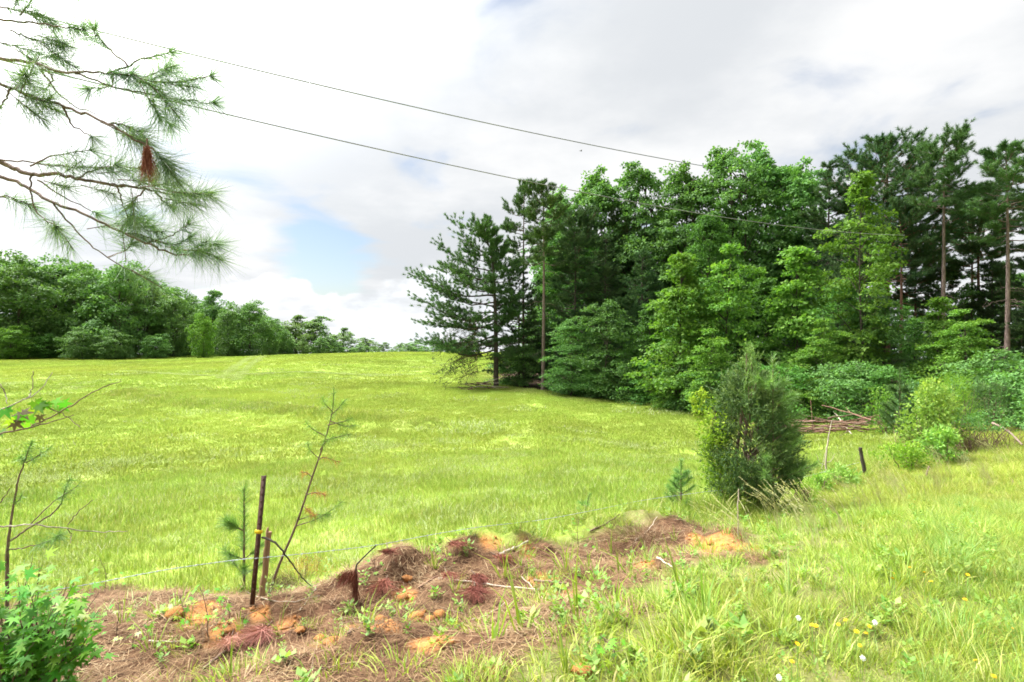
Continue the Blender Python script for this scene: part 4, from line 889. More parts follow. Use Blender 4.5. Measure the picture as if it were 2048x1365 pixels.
shrub('leafy_shrub', 1862, 925, 150, 120, 'lime', .075, 4200, 'light green leafy shrub with yellowish top at the road end of the meadow', .6, asy=.15, tone=.55)
shrub('leafy_shrub', 1832, 905, 118, 90, 'teal', .07, 2200, 'blue green leafy shrub half behind the light green one', 1.2)
shrub('leafy_shrub', 1912, 915, 145, 95, 'yellow', .030, 12000, 'feathery yellow green shrub behind the light green one', 1.4, feather=True)
shrub('leafy_shrub', 1888, 935, 78, 100, 'lime', .07, 1600, 'low leafy shrub in front of the light green one', .2, tone=.4)
shrub('leafy_shrub', 1808, 945, 62, 130, 'yellow', .05, 1800, 'low sprawling yellow green shrub nearest the leaning post', .1, tone=.35)
shrub('leafy_shrub', 1985, 885, 105, 120, 'cedar', .045, 9000, 'dark feathery evergreen shrub beyond the brambles', 1.5, feather=True)
shrub('leafy_shrub', 2040, 880, 90, 110, 'oak', .07, 1800, 'dark leafy shrub at the road end of the hedge', 1.5)
shrub('leafy_shrub', 1770, 880, 95, 80, 'bright', .08, 1400, 'green leafy shrub beside the dark young pine', 1.5)
shrub('leafy_shrub', 2120, 900, 120, 150, 'oak', .07, 2500, 'leafy green shrub hedging the road past the brambles', .8)
shrub('weedy_shrub', 1688, 975, 42, 85, 'weed', .04, 1300, 'low green weedy clump below the leaning post', .1)
shrub('weedy_shrub', 1640, 985, 36, 60, 'lime', .045, 700, 'small light green weedy clump below the bare white stick', .1)
shrub('weedy_shrub', 1610, 1005, 40, 50, 'yellow', .025, 2600, 'fine yellow green tuft with brown base right of the cedar', 0, 'bramble', 40, True)
# brown bramble
mb = MB(); p = ray(1945, 905)
for k in range(260):
    a = R.random() * 2 * PI; q = R.random() ** .5; s = np.array([R.normal(0, .55), R.normal(0, .3), -.02]); e = s + np.array([math.cos(a) * .7 * q, math.sin(a) * .5 * q, .1 + .55 * R.random()]); m_ = (s + e) / 2 + [0, 0, .25 * R.random()]
    mb.tube(smooth_path([s, m_, e], 3), np.linspace(.006, .002, 7), 3, R.random(), cap=False)
t = rp('bramble_bush', 'brown leafless bramble tangle behind the tall verge grass', 'bush', None, tuple(p)); link('stems', mb.mesh('stems', mt['bramble']), t)
mb = MB(); leafy(900, (.1, 0, .62), (.75, .35, .2), .05, mb, 30, .5); link('foliage', mb.mesh('foliage', mt['oak']), t)

# ================================================================== brush piles
def brush_pile(px0, px1, row, dy, n, rmax, label, hmax, mats, lmin=.9, lmax=2.4):
    a = ray(px0, row); b = ray(px1, row); a[1] += dy; b[1] += dy; c = (a + b) / 2
    t = rp('brush_pile', label, 'brush pile', None, (c[0], c[1], gz(c[0], c[1])))
    for k in range(n):
        f = R.random(); q = a + (b - a) * f; q = q + np.array([0, R.normal(0, .5), 0]); ln = lmin + (lmax - lmin) * R.random(); az = R.normal(0, .45) + (PI if R.random() < .5 else 0); el = R.normal(0, .10)
        z = gz(q[0], q[1]) + .06 + hmax * R.random() ** 1.4; d = np.array([math.cos(az) * math.cos(el), math.sin(az) * math.cos(el), math.sin(el)])
        Q = smooth_path([q[:2].tolist() + [z], (np.array([*q[:2], z]) + d * ln / 2 + R.normal(0, .05, 3)).tolist(), (np.array([*q[:2], z]) + d * ln + R.normal(0, .06, 3)).tolist()], 3, .012)
        mb = MB(); r0 = rmax * (.35 + .65 * R.random()); mb.tube(Q - np.array(t.location), np.linspace(r0, r0 * .4, len(Q)), 5)
        if R.random() < .5: s = Q[3] - np.array(t.location); mb.tube([s, s + d * .4 + R.normal(0, .15, 3)], [r0 * .5, r0 * .15], 4)
        link('branch', mb.mesh('branch', mt[mats[k % len(mats)]]), t)
    return t
brush_pile(1630, 1790, 868, .8, 46, .035, 'long heap of reddish cut branches at the edge of the wood', .45, ('brush', 'brush', 'barkred', 'twig'))
brush_pile(935, 1000, 780, .3, 18, .05, 'heap of grey and brown brush under the corner pine', .5, ('brush', 'twigpale', 'barkdark'), .8, 2.0)

# ================================================================== fence
mp0 = ray(504, 1212); yT = mp0[1]; hT = (1212 - 953) / F * yT; dxT = (524 - 504) / F * yT
t = rp('steel_fence_post', 'dark steel fence post with a yellow clip leaning on the bank', 'fence post', None, tuple(mp0))
t.rotation_euler = (math.radians(-2), math.atan2(dxT, hT), math.radians(0))
mb = MB()
def box(mb, x0, x1, y0, y1, z0, z1, r=.5):
    V = [(x, y, z) for x in (x0, x1) for y in (y0, y1) for z in (z0, z1)]; mb.add(V, [[0, 1, 3, 2], [4, 6, 7, 5], [0, 4, 5, 1], [2, 3, 7, 6], [0, 2, 6, 4], [1, 5, 7, 3]], r)
box(mb, -.019, .019, -.004, .003, -.3, hT); post_me = mb.mesh('face_plate', mt['rust']); link('face_plate', post_me, t)
mb = MB(); box(mb, -.0045, .0045, .0035, .034, -.3, hT - .002); link('spine', mb.mesh('spine', mt['rust']), t)
mb = MB(); box(mb, -.004, .004, -.011, -.0045, 0, .022); sm = mb.mesh('stud', mt['rust'])
for k in range(16): link('stud', sm, t, (0, 0, .12 + k * (hT - .16) / 15))
mb = MB(); box(mb, -.027, .027, -.017, -.0115, -.014, .014); box(mb, -.027, -.0205, -.0110, .012, -.012, .012); box(mb, .0205, .027, -.0110, .012, -.012, .012); link('yellow_clip', mb.mesh('yellow_clip', mt['clip']), t, (0, 0, (1212 - 1064) / F * yT))
# timber stake behind it
mp1 = ray(512, 1205); mp1 += np.array([.012, .07, 0]); hS = (1205 - 1072) / F * mp1[1]
t = rp('wooden_stake', 'split weathered timber stake close behind the steel post', 'fence stake', None, tuple(mp1)); t.rotation_euler = (0, math.atan2(14, 135), .3)
mb = MB(); P = smooth_path([(0, 0, -.25), (.004, 0, hS * .5), (.0, .004, hS)], 6, .002); mb.tube(P, .026 + R.normal(0, .0015, len(P)), 7); link('shaft', mb.mesh('shaft', mt['wood']), t)
mb = MB(); mb.tube([(-.012, 0, hS * .99), (-.010, 0, hS * 1.05), (-.004, .004, hS * 1.07)], [.012, .009, .003], 5); link('splinter', mb.mesh('splinter', mt['wood']), t)
# curved dead stick bending from the post over the sapling
def stick(name, pts, r0, r1, mat, label, cat='stick', group=None, jit=.004, n=6):
    P = smooth_path(pts, n, jit); o = np.array(P[0]); mb = MB(); k = len(P); mb.tube(P - o, np.linspace(r0, r1, k) * (1 + R.normal(0, .07, k)), 6); ob = link(name, mb.mesh(name, mt[mat]), None, tuple(o)); tag(ob, label, cat, group); return ob
stick('dead_stick', [at(524, 1075, yT + .05), at(545, 1082, yT - .02), at(562, 1098, yT - .04), at(580, 1122, yT - .02), at(600, 1150, yT + .02), at(622, 1172, yT + .05)], .009, .004, 'barkdark', 'dark arched dead stick bending away from the steel post', jit=.002)
# leaning thin pine sapling
ls = [at(538, 1186, yT + .15), at(560, 1125, yT + .16), at(592, 1050, yT + .18), at(624, 955, yT + .2), at(648, 885, yT + .2), at(664, 825, yT + .2), at(668, 775, yT + .2)]
o = np.array(ls[0]); t = rp('leaning_sapling', 'thin leaning sapling with sparse feathery needles beside the steel post', 'sapling', None, tuple(o))
mb = MB(); P = smooth_path(ls, 6) - o; mb.tube(P, np.linspace(.0125, .0022, len(P)), 7); nb = MB(); nd = MB()
def feather(Q, n, ln, fol, wd=.0036): 
    n = int(n * 2)
    Q = np.asarray(Q); ii = R.random(n) * (len(Q) - 1); i0 = np.floor(ii).astype(int).clip(0, len(Q) - 2); fr = (ii - i0)[:, None]; p = Q[i0] * (1 - fr) + Q[i0 + 1] * fr; d = unit(Q[i0 + 1] - Q[i0]); needles(fol, p, unit(d * .6 + rand_dir(n)), ln * (.5 + .6 * R.random(n)), wd, R.random(n), droop=.2)
feather(P[-9:], 120, .09, nb, .0026); feather(P[-15:-9], 60, .09, nb, .0026)
for (a0, b0, m0, cnt, ff) in (((592, 1052), (640, 1035), (685, 1003), 100, nb), ((655, 850), (690, 842), (705, 835), 40, nb), ((648, 880), (675, 874), (700, 868), 60, nb), ((662, 830), (678, 815), (690, 800), 60, nb), ((664, 822), (650, 808), (645, 795), 50, nb), ((660, 842), (690, 852), (712, 850), 50, nb), ((640, 900), (650, 885), (668, 872), 60, nb), ((636, 915), (620, 900), (615, 885), 40, nb), ((596, 1040), (630, 1030), (660, 1030), 70, nb), ((650, 872), (625, 858), (612, 845), 40, nb), ((612, 990), (630, 985), (650, 990), 40, nd), ((605, 1010), (615, 1020), (630, 1030), 46, nd), ((625, 955), (612, 945), (600, 945), 18, nd), ((636, 920), (650, 915), (680, 925), 22, nd)):
    Q = smooth_path([at(*a0, yT + .19), at(*m0, yT + .1 + .2 * R.random()), at(*b0, yT + .15)], 4) if False else smooth_path([at(*a0, yT + .19), at(*b0, yT + .15), at(*m0, yT + .1)], 4)
    Q = Q - o; mb.tube(Q, np.linspace(.0045, .0015, len(Q)), 4, cap=False); feather(Q[2:], cnt, .085, ff)
link('stem', mb.mesh('stem', mt['twig']), t); link('needles', nb.mesh('needles', mt['wispy']), t); dn = link('needles', nd.mesh('needles', mt['orange']), t); dn['label'] = 'dry orange needles'
# seedling behind the steel post
put_pine(488, 1192, 975, pine_sapling(1.0, 3, .15, mt['seedling'], .30, .0030, 240, bare=.05), 1.0, 'pine seedling with brushy top directly behind the steel post', .18)
# barbed wire
def wire(pts, label, loose=0.0):
    P = smooth_path(pts, 40); o = P[0].copy(); t = rp('barbed_wire', label, 'fence wire', 'barbed wires of the old fence', tuple(o)); Q = P - o
    s = np.cumsum(np.r_[0, np.linalg.norm(np.diff(Q, axis=0), axis=1)]); n = int(s[-1] / .012); u = np.linspace(0, s[-1], n); C = np.stack([np.interp(u, s, Q[:, k]) for k in range(3)], -1)
    mb = MB()
    for ph in (0, PI):
        a = u / .05 * 2 * PI / 2 + ph; mb.tube(C + np.stack([np.zeros(n), np.cos(a) * .0018, np.sin(a) * .0018], -1), .0016, 4, cap=False)
    link('strand', mb.mesh('strand', mt['wire']), t)
    bm_ = MB()
    for ang in (.6, 2.2, 3.9, 5.2): bm_.tube([(0, 0, 0), (.004 * math.sin(ang), .016 * math.cos(ang), .016 * math.sin(ang))], [.0012, .0004], 3)
    bm_.tube([(-.006, 0, 0), (.006, 0, 0)], .0035, 5); bme = bm_.mesh('barb', mt['wire'])
    for q in np.arange(.1, s[-1], .13): link('barb', bme, t, tuple(np.array([np.interp(q, s, Q[:, k]) for k in range(3)])))
    return t
yl = yT
wire([at(-30, 1205, yl - 1.0), at(60, 1188, yl - .75), at(180, 1168, yl - .5), at(330, 1140, yl - .25), at(440, 1124, yl - .06), at(507, 1116, yl - .012)], 'rusty grey barbed wire running from the steel post into the leafy bush')
wire([at(509, 1117, yl - .012), at(640, 1104, yl + .22), at(760, 1089, yl + .55), at(860, 1070, yl + .85), at(960, 1054, yl + 1.15), at(1080, 1040, yl + 1.6), at(1190, 1020, yl + 2.1), at(1290, 1000, yl + 2.6), at(1400, 985, yl + 3.0), at(1560, 965, yl + 4.3), at(1718, 925, yl + 6.2)], 'grey barbed wire running from the steel post along the top of the bank')
# posts farther along the fence
def old_post(px0, row0, px1, row1, r0, mat, label, name='wooden_post', cat='fence post'):
    p = ray(px0, row0); q = at(px1, row1, p[1]); o = p; mb = MB(); P = smooth_path([(0, 0, -.15), tuple((q - p) / 2 + R.normal(0, .01, 3)), tuple(q - p)], 5, .004); mb.tube(P, np.linspace(r0 * 1.15, r0 * .85, len(P)) * (1 + R.normal(0, .06, len(P))), 7); ob = link(name, mb.mesh(name, mt[mat]), None, tuple(o)); tag(ob, label, cat); return ob
old_post(1733, 950, 1721, 895, .032, 'barkdark', 'dark leaning old fence post beside the sprawling shrub')
t = rp('bare_white_stick', 'bare bleached dead sapling standing in the grass right of the cedar', 'dead sapling', None, tuple(ray(1654, 958)))
p0 = ray(1654, 958); mb = MB(); mb.tube(smooth_path([(0, 0, -.05), at(1652, 920, p0[1]) - p0, at(1656, 880, p0[1]) - p0, at(1664, 841, p0[1]) - p0], 5, .004), np.linspace(.022, .006, 16), 6); link('stem', mb.mesh('stem', mt['twigpale']), t)
for pts in (((1652, 930), (1640, 925), (1633, 908)), ((1653, 925), (1662, 922), (1670, 908)), ((1646, 957), (1644, 935), (1650, 905))):
    mb = MB(); mb.tube(smooth_path([at(*q, p0[1]) - p0 for q in pts], 4, .003), np.linspace(.008, .003, 9), 5); link('twig', mb.mesh('twig', mt['twigpale']), t)
old_post(1625, 862, 1621, 800, .014, 'brush', 'thin upright dead pole before the brush pile', 'dead_pole', 'pole')
old_post(1846, 957, 1858, 932, .014, 'woodgrey', 'short grey broken stub in the low shrub', 'wood_stub', 'stub')
stick('fallen_branch', [ray(1985, 875) + [0, 0, .35], ray(2015, 890) + [0, 0, .3], ray(2045, 905) + [0, 0, .15]], .03, .015, 'woodgrey', 'pale fallen branch lying over the brambles by the road')
stick('fallen_branch', [ray(1665, 838) + [0, .3, .55], ray(1678, 852) + [0, 0, .3], ray(1696, 870) + [0, -.2, .06]], .03, .016, 'twigpale', 'pale slanting branch propped on the cut brush')

# ================================================================== power lines and bird
def cable(a, b, sag, r, mat, label):
    a, b = np.array(a), np.array(b); d = b - a; A = a - d * .35; B = b + d * .9; t_ = np.linspace(0, 1, 60)[:, None]; P = A + (B - A) * t_
    L_ = 2.25; s = t_[:, 0] * L_ - .35; P[:, 2] -= sag * s * (1 - s) * 4 ; mb = MB(); o = P[0].copy(); mb.tube(P - o, r, 6); ob = link('utility_cable', mb.mesh('utility_cable', mt[mat]), None, tuple(o)); tag(ob, label, 'overhead cable', 'overhead cables along the road')
cable(at(220, 68, 25), at(1385, 328, 44.5), .3, .028, 'cable', 'upper overhead cable crossing the white sky above the meadow')
cable(at(430, 223, 7.4), at(1478, 439, 14.6), .10, .0078, 'cable', 'lower thinner overhead cable passing in front of the wood')
bp_ = at(1162, 302, 60); mb = MB(); mb.tube([(-.14, 0, 0), (-.07, 0, .01), (.02, 0, .015), (.10, 0, .02), (.15, 0, .02)], [.01, .035, .05, .035, .008], 8)
for s in (-1, 1): mb.add([(-.05, 0, .02), (.07, 0, .02), (.02, s * .16, .10), (-.08, s * .30, .06), (-.08, s * .15, .07)], [[0, 1, 2], [0, 2, 4], [4, 2, 3]])
mb.add([(-.13, 0, .0), (-.24, .05, 0), (-.24, -.05, 0)], [[0, 1, 2]])
tag(link('bird', mb.mesh('bird', mt['bird']), None, tuple(bp_), (0, 0, .5)), 'tiny dark bird flying under the upper cable', 'bird')

# ================================================================== foreground pine
TY = 3.05; tx = -4.9; tz = gz(tx, TY)
t = rp('foreground_pine', 'pine overhanging the verge with long needled boughs against the white sky', 'tree', None, (tx, TY, tz)); o = np.array([tx, TY, tz])
mb = MB(); P = smooth_path([(0, 0, -.3), (.02, 0, 2.0), (-.02, .03, 4.4), (.0, 0, 7.5)], 8); mb.tube(P, np.linspace(.17, .03, len(P)), 10); link('trunk', mb.mesh('trunk', mt['barkpine']), t)
def dd(k): return TY + .35 * math.sin(k * 1.7)
def bough(main, twigs, r0, k, extra=()):
    y0 = dd(k); s = np.array([0, 0, EYE - (main[0][1] - HZ) / F * y0 - tz]); bm_ = MB(); nb = MB()
    pts = [np.array([tx + .05, TY, s[2] + tz - .35]), np.array([tx + 1.1, (TY + y0) / 2, s[2] + tz - .12])] + [at(a, b, y0 + .05 * math.sin(q)) for q, (a, b) in enumerate(main)]
    Q = smooth_path(pts, 6, .003) - o; bm_.tube(Q, np.linspace(r0 * .92, .003, len(Q)), 7)
    def shoots(Qt, f0, dens, ln=.185):
        Ls = np.linalg.norm(np.diff(Qt, axis=0), axis=1).sum() * (1 - f0); n = int(dens * 1.05 * Ls); 
        ii = (f0 + (1 - f0) * R.random(n) ** .8) * (len(Qt) - 1); i0 = np.floor(ii).astype(int).clip(0, len(Qt) - 2); fr = (ii - i0)[:, None]; p = Qt[i0] * (1 - fr) + Qt[i0 + 1] * fr; d = unit(Qt[i0 + 1] - Qt[i0])
        needles(nb, p, unit(d * .75 + rand_dir(n) * .95 + [0, 0, -.10]), ln * (.6 + .5 * R.random(n)), .0029, np.clip(R.random(n) * .8 + R.normal(0, .1), 0, 1), droop=.16)
        e = Qt[-1]; q = 70; needles(nb, np.repeat(e[None], q, 0), unit(unit(Qt[-1] - Qt[-2]) + rand_dir(q) * .8), ln * (.6 + .5 * R.random(q)), .0023, R.random(q), droop=.12)
    shoots(Q, .86, 560)
    for tw in twigs:
        pts = tw[0]; f0 = tw[1] if len(tw) > 1 else .45; ys = y0 + R.normal(0, .04); q = np.array([at(a, b, y0 + (.05 + .22 * (R.random() - .5)) * w_) for (a, b), w_ in zip(pts, np.linspace(0, 1, len(pts)))]); Qt = smooth_path(q, 6, .003) - o
        tm = MB(); tm.tube(Qt, np.linspace(.0055, .0022, len(Qt)), 5, cap=False); bm_.V += tm.V; bm_.Q += [f + bm_.n for f in tm.Q]; bm_.qm += tm.qm; bm_.r += tm.r; bm_.n += tm.n
        if f0 < 1: shoots(Qt, f0, tw[2] if len(tw) > 2 else 520)
    for (a, b, dx, dy, n) in extra:
        c = at(a, b, y0 + R.normal(0, .08)) - o; d = unit(np.array([dx, R.normal(0, .3), dy])); sh = c + d * R.random((n, 1)) * .14; tm = MB(); tm.tube([c - d * .05, c + d * .14], [.003, .002], 4, cap=False)
        bm_.V += tm.V; bm_.Q += [f + bm_.n for f in tm.Q]; bm_.qm += tm.qm; bm_.r += tm.r; bm_.n += tm.n
        needles(nb, sh, unit(d * .8 + rand_dir(n)), .185 * (.6 + .5 * R.random(n)), .0029, R.random(n), droop=.18)
    br = link('bough', bm_.mesh('bough', mt['barkpine']), t); link('needles', nb.mesh('needles', mt['pinenear']), br)
bough([(-60, 10), (0, 40), (70, 46), (125, 54), (165, 58)], [([(0, 15), (50, 22), (95, 35)], .1, 800), ([(20, 60), (70, 80), (120, 92)], .1, 800), ([(-20, 80), (40, 95), (100, 112)], .1, 700), ([(110, -20), (150, -5), (200, -12)], .4), ([(40, 30), (60, 5), (75, -20)], .1, 700)], .012, 1, ((60, 30, .8, -.3, 160), (90, 75, .9, -.3, 160), (100, 100, .7, -.5, 160), (30, 10, .9, 0, 140), (50, 110, .7, -.4, 120)))
bough([(-60, 112), (0, 118), (60, 124), (120, 142), (200, 146), (262, 150)], [([(150, 147), (215, 170), (290, 186), (350, 198), (425, 206)], .45, 620), ([(215, 146), (280, 121), (338, 104)], .45), ([(255, 132), (215, 95), (188, 62)], .35), ([(262, 150), (310, 163), (360, 162), (420, 152)], .25, 640), ([(305, 195), (315, 225), (338, 246)], .4), ([(225, 150), (222, 170), (180, 178)], .5), ([(80, 138), (130, 200), (190, 228)], 1), ([(75, 128), (105, 155), (88, 178)], .7), ([(270, 150), (290, 165), (330, 145)], .1, 900)], .017, 2, ((285, 160, .6, -.4, 130), (300, 150, .8, .3, 130), (290, 185, .4, -.8, 120), (320, 190, .5, -.6, 110), (355, 170, .8, -.2, 90)))
bough([(-60, 140), (0, 168), (60, 190), (130, 215), (190, 235), (240, 262), (285, 286), (318, 310), (338, 335)], [([(125, 213), (145, 250), (182, 272)], .9), ([(30, 178), (45, 160), (50, 150)], .0, 900), ([(40, 184), (70, 200), (95, 200)], .0, 900), ([(210, 245), (245, 250), (275, 262)], .1, 900), ([(20, 175), (10, 200), (-10, 225)], .6)], .011, 3, ((50, 165, .3, .6, 90), (60, 200, .8, -.3, 110), (30, 195, .5, -.5, 90), (225, 255, .7, -.3, 110), (245, 268, .6, -.2, 110), (330, 330, .5, -.6, 60)))
bough([(-60, 305), (0, 325), (35, 340), (70, 350), (110, 348), (160, 358), (235, 370), (290, 378), (360, 392), (410, 386)], [([(-10, 318), (60, 325), (140, 333), (275, 336)], .35, 420), ([(60, 332), (110, 310), (178, 300)], .4, 380), ([(62, 352), (62, 390), (78, 430), (112, 452)], .72), ([(235, 370), (242, 400), (256, 436)], .85), ([(205, 368), (270, 372), (300, 350)], .4), ([(150, 358), (185, 340), (230, 330)], .3), ([(290, 378), (270, 400), (262, 410)], .3), ([(310, 385), (330, 405), (345, 412)], .2)], .020, 4, ((100, 365, .7, -.2, 110), (130, 345, .7, .3, 110), (180, 375, .8, -.2, 110), (215, 345, .7, .2, 100), (255, 360, .8, 0, 110), (300, 372, .8, .1, 110), (330, 380, .9, -.1, 110), (345, 400, .9, -.2, 110), (365, 385, .9, .1, 110), (265, 400, .2, -.8, 90)))
bough([(-60, 345), (0, 353), (50, 372), (105, 405), (160, 425), (235, 460), (300, 490), (350, 508), (395, 506), (430, 488)], [([(105, 405), (160, 470), (215, 515), (285, 552)], .75), ([(240, 462), (300, 476), (345, 490), (375, 478)], .4), ([(75, 360), (130, 395), (190, 425)], .9), ([(290, 488), (345, 470), (375, 448)], .5), ([(-20, 390), (20, 395), (55, 408)], .3), ([(240, 462), (255, 440), (280, 435)], .1, 800), ([(215, 515), (250, 500), (262, 488)], .3), ([(110, 452), (112, 455), (116, 458)], .0)], .015, 5, ((250, 450, .8, .1, 110), (275, 455, .8, 0, 110), (300, 462, .8, -.1, 100), (265, 470, .7, -.2, 100), (340, 495, .8, -.2, 110), (375, 500, .8, -.1, 110), (390, 495, .9, .2, 110), (405, 500, .8, -.4, 110), (250, 505, .1, .8, 70), (280, 550, .7, -.5, 70), (20, 398, .7, -.2, 70), (190, 455, .6, .1, 60), (115, 455, .4, -.8, 70)))
# fallen dead sprig caught on the bough
c = at(294, 290, dd(3) - .14); mb = MB(); n = 340; D = unit(np.stack([R.normal(.03, .19, n), R.normal(0, .15, n), np.full(n, -1.0)], -1)); needles(mb, np.stack([R.normal(0, .006, n), R.normal(0, .006, n), -.05 * R.random(n)], -1), D, .10 + .08 * R.random(n), .0024, R.random(n)); 
tt = rp('dead_needle_clump', 'hanging clump of rust red dead needles caught on the pine bough', 'dead sprig', None, tuple(c)); link('needles', mb.mesh('needles', mt['deadred']), tt)
mb = MB(); mb.tube([(0, 0, .03), (0, 0, -.03)], [.004, .003], 5); link('twig', mb.mesh('twig', mt['twig']), tt)

# ================================================================== sweetgum plants at the left edge
def star_leaf(size, seed):
    g = np.random.default_rng(seed); V = [(0, 0, 0)]; m = 11
    ang = [-150, -118, -85, -58, -30, 0, 30, 58, 85, 118, 150]; rr = [.34, .40, .62 + .1 * g.random(), .36, .92, 0, 0, 0, 0, 0, 0]
    tips = [.42, .30, .78, .36, .95, .40, 1.05, .40, .95, .36, .78, .30, .42]; angs = np.linspace(-155, 155, 13)
    for a, r_ in zip(angs, tips):
        a = math.radians(a); q = r_ * (1 + g.normal(0, .05)); V.append((q * math.cos(a), q * math.sin(a), -.16 * q * q + .05 * abs(math.sin(a)) * q))
    V = np.array(V) * size * .62; V[:, 0] += size * .22
    mb = MB(); mb.add(V, [[0, k, k + 1] for k in range(1, 13)], g.random()); mb.tube([(-size * .5, 0, .01), (size * .1, 0, 0)], [.0012, .0008], 3, cap=False); return mb
LEAF = [star_leaf(1.0, s).mesh('leaf', mt['gum']) for s in range(4)]; LEAFY = [star_leaf(1.0, s + 9).mesh('leaf', mt['gumyoung']) for s in range(2)]; LEAFR = [star_leaf(1.0, 21).mesh('leaf', mt['gumred'])]
def leaf_obj(parent, p, d, size, young=False, red=False, face=None):
    """leaf blade pointing along d, its face turned mostly up"""
    d = Vector(d).normalized(); n = Vector(face if face is not None else (R.normal(0, .35), R.normal(-.25, .35), 1)).normalized(); yv = n.cross(d).normalized(); n = d.cross(yv)
    mx = Matrix((d, yv, n)).transposed(); me = (LEAFR if red else LEAFY if young else LEAF)[int(R.integers(0, 1 if red else 2 if young else 4))]
    o_ = link('leaf', me, parent, tuple(p)); o_.rotation_euler = mx.to_euler(); o_.scale = (size,) * 3; return o_
# sapling whose twigs reach into the frame
yS = 2.65; sx = -2.95; sz = gz(sx, yS); o = np.array([sx, yS, sz]); t = rp('edge_sapling', 'sapling at the frame side whose bare twigs and few star leaves reach in', 'sapling', None, tuple(o))
mb = MB(); mb.tube(smooth_path([(0, 0, -.1), (.03, .02, .8), (0, 0, 1.7), (.04, .05, 2.4)], 6), np.linspace(.022, .006, 19), 7); link('trunk', mb.mesh('trunk', mt['twig']), t)
def twig(pts, r0, mat='twig', dy=0.0, root=True):
    P = [at(a, b, yS + dy + .03 * math.sin(q * 2.)) - o for q, (a, b) in enumerate(pts)]
    if root: P = [np.array([0, 0, max(.2, P[0][2] - .08)])] + P
    mb = MB(); Q = smooth_path(P, 6, .0018); mb.tube(Q, np.linspace(r0, .0016, len(Q)), 5); link('twig', mb.mesh('twig', mt[mat]), t); return Q
twig([(-30, 882), (0, 868), (60, 855), (100, 845), (148, 830)], .006); twig([(62, 853), (110, 830), (150, 806), (205, 775), (243, 763)], .0038, root=False); twig([(-30, 830), (0, 820), (40, 803), (75, 785), (105, 745)], .005, 'lichen'); twig([(0, 768), (12, 790), (14, 808)], .003, 'lichen', root=False); twig([(55, 795), (64, 778), (66, 742)], .003, 'lichen', root=False)
twig([(95, 815), (130, 830), (160, 855)], .0024, root=False); twig([(-30, 1050), (0, 1053), (60, 1050), (130, 1057), (200, 1064), (255, 1062)], .0052, 'lichen', .1); twig([(135, 1057), (142, 1070), (140, 1086)], .002, root=False, dy=.1); twig([(135, 1050), (160, 1020), (185, 1000)], .0025, root=False, dy=.1); twig([(0, 1006), (20, 976)], .0026, root=False)
for a, b, r_ in ((6, 815, 0), (28, 818, 0), (12, 836, 0), (22, 842, 1), (36, 828, 0), (52, 832, 0), (48, 845, 0), (60, 815, 0), (76, 806, 0), (84, 802, 0), (96, 800, 0), (110, 796, 0), (116, 808, 0), (80, 826, 1), (2, 858, 0), (38, 820, 1), (122, 800, 0), (66, 798, 0)):
    p = at(a, b, yS + R.normal(0, .04)) - o; leaf_obj(t, p, (R.normal(.5, .5), R.normal(-.1, .5), -.6 - .5 * R.random()), .078 * (.8 + .4 * R.random()), young=R.random() < .15, red=bool(r_), face=(R.normal(0, .5), -.8 - .3 * R.random(), .7))
# leafy sweetgum bush, lower left
bx, by = -2.95, 3.35; bz = gz(bx, by); o = np.array([bx, by, bz]); t = rp('sweetgum_bush', 'dense low bush of star shaped green leaves beside the straw bank', 'bush', None, tuple(o))
mb = MB(); fb = MB(); lv = [star_leaf(1.0, s) for s in range(3)]
for k in range(49):
    px = -70 + 270 * R.random(); u_ = max(px, 0) / 190
    row = (1092 + 60 * u_) + (1325 - 1092 - 95 * u_) * R.random() ** 1.2; y = by + R.normal(0, .14); e = at(px, row, y) - o
    e[2] = max(e[2], gz(e[0] + bx, e[1] + by) - bz + .06)
    s = np.array([R.normal(0, .05) + e[0] * .3, R.normal(0, .05), -.03 + gz(bx + e[0] * .3, by) - bz]); Q = smooth_path([s, (s + e) / 2 + [0, 0, .06], e], 5, .004); mb.tube(Q, np.linspace(.006, .0016, len(Q)), 4, cap=False)
    for q in range(6):
        f = .55 + .45 * q / 5; p = Q[int(f * (len(Q) - 1))]; az = R.random() * 2 * PI; d = np.array([math.cos(az), math.sin(az) - .5, -.10 + R.normal(0, .25)]); leaf_obj(t, p + d * .035, d, .10 * (.55 + .6 * R.random()), young=(f > .85 and R.random() < .35), face=(R.normal(0, .4), R.normal(-.45, .35), 1))
    for q in range(16):
        p = Q[int(R.random() * (len(Q) - 1))] + R.normal(0, .05, 3); d = Vector((R.normal(), R.normal(), -.2)).normalized(); nn = Vector((R.normal(0, .4), R.normal(-.3, .4), 1)).normalized(); yv = nn.cross(d).normalized(); nn = d.cross(yv); Mx = np.array([d, yv, nn]).T; S_ = lv[q % 3]; V = np.concatenate(S_.V) * (.09 * (.5 + .6 * R.random())) @ Mx.T + p
        fb.add(V, np.concatenate(S_.T), R.random() * .7); 
link('stems', mb.mesh('stems', mt['twig']), t); tag(link('inner_leaves', fb.mesh('inner_leaves', mt['gum']), t), kind='stuff')
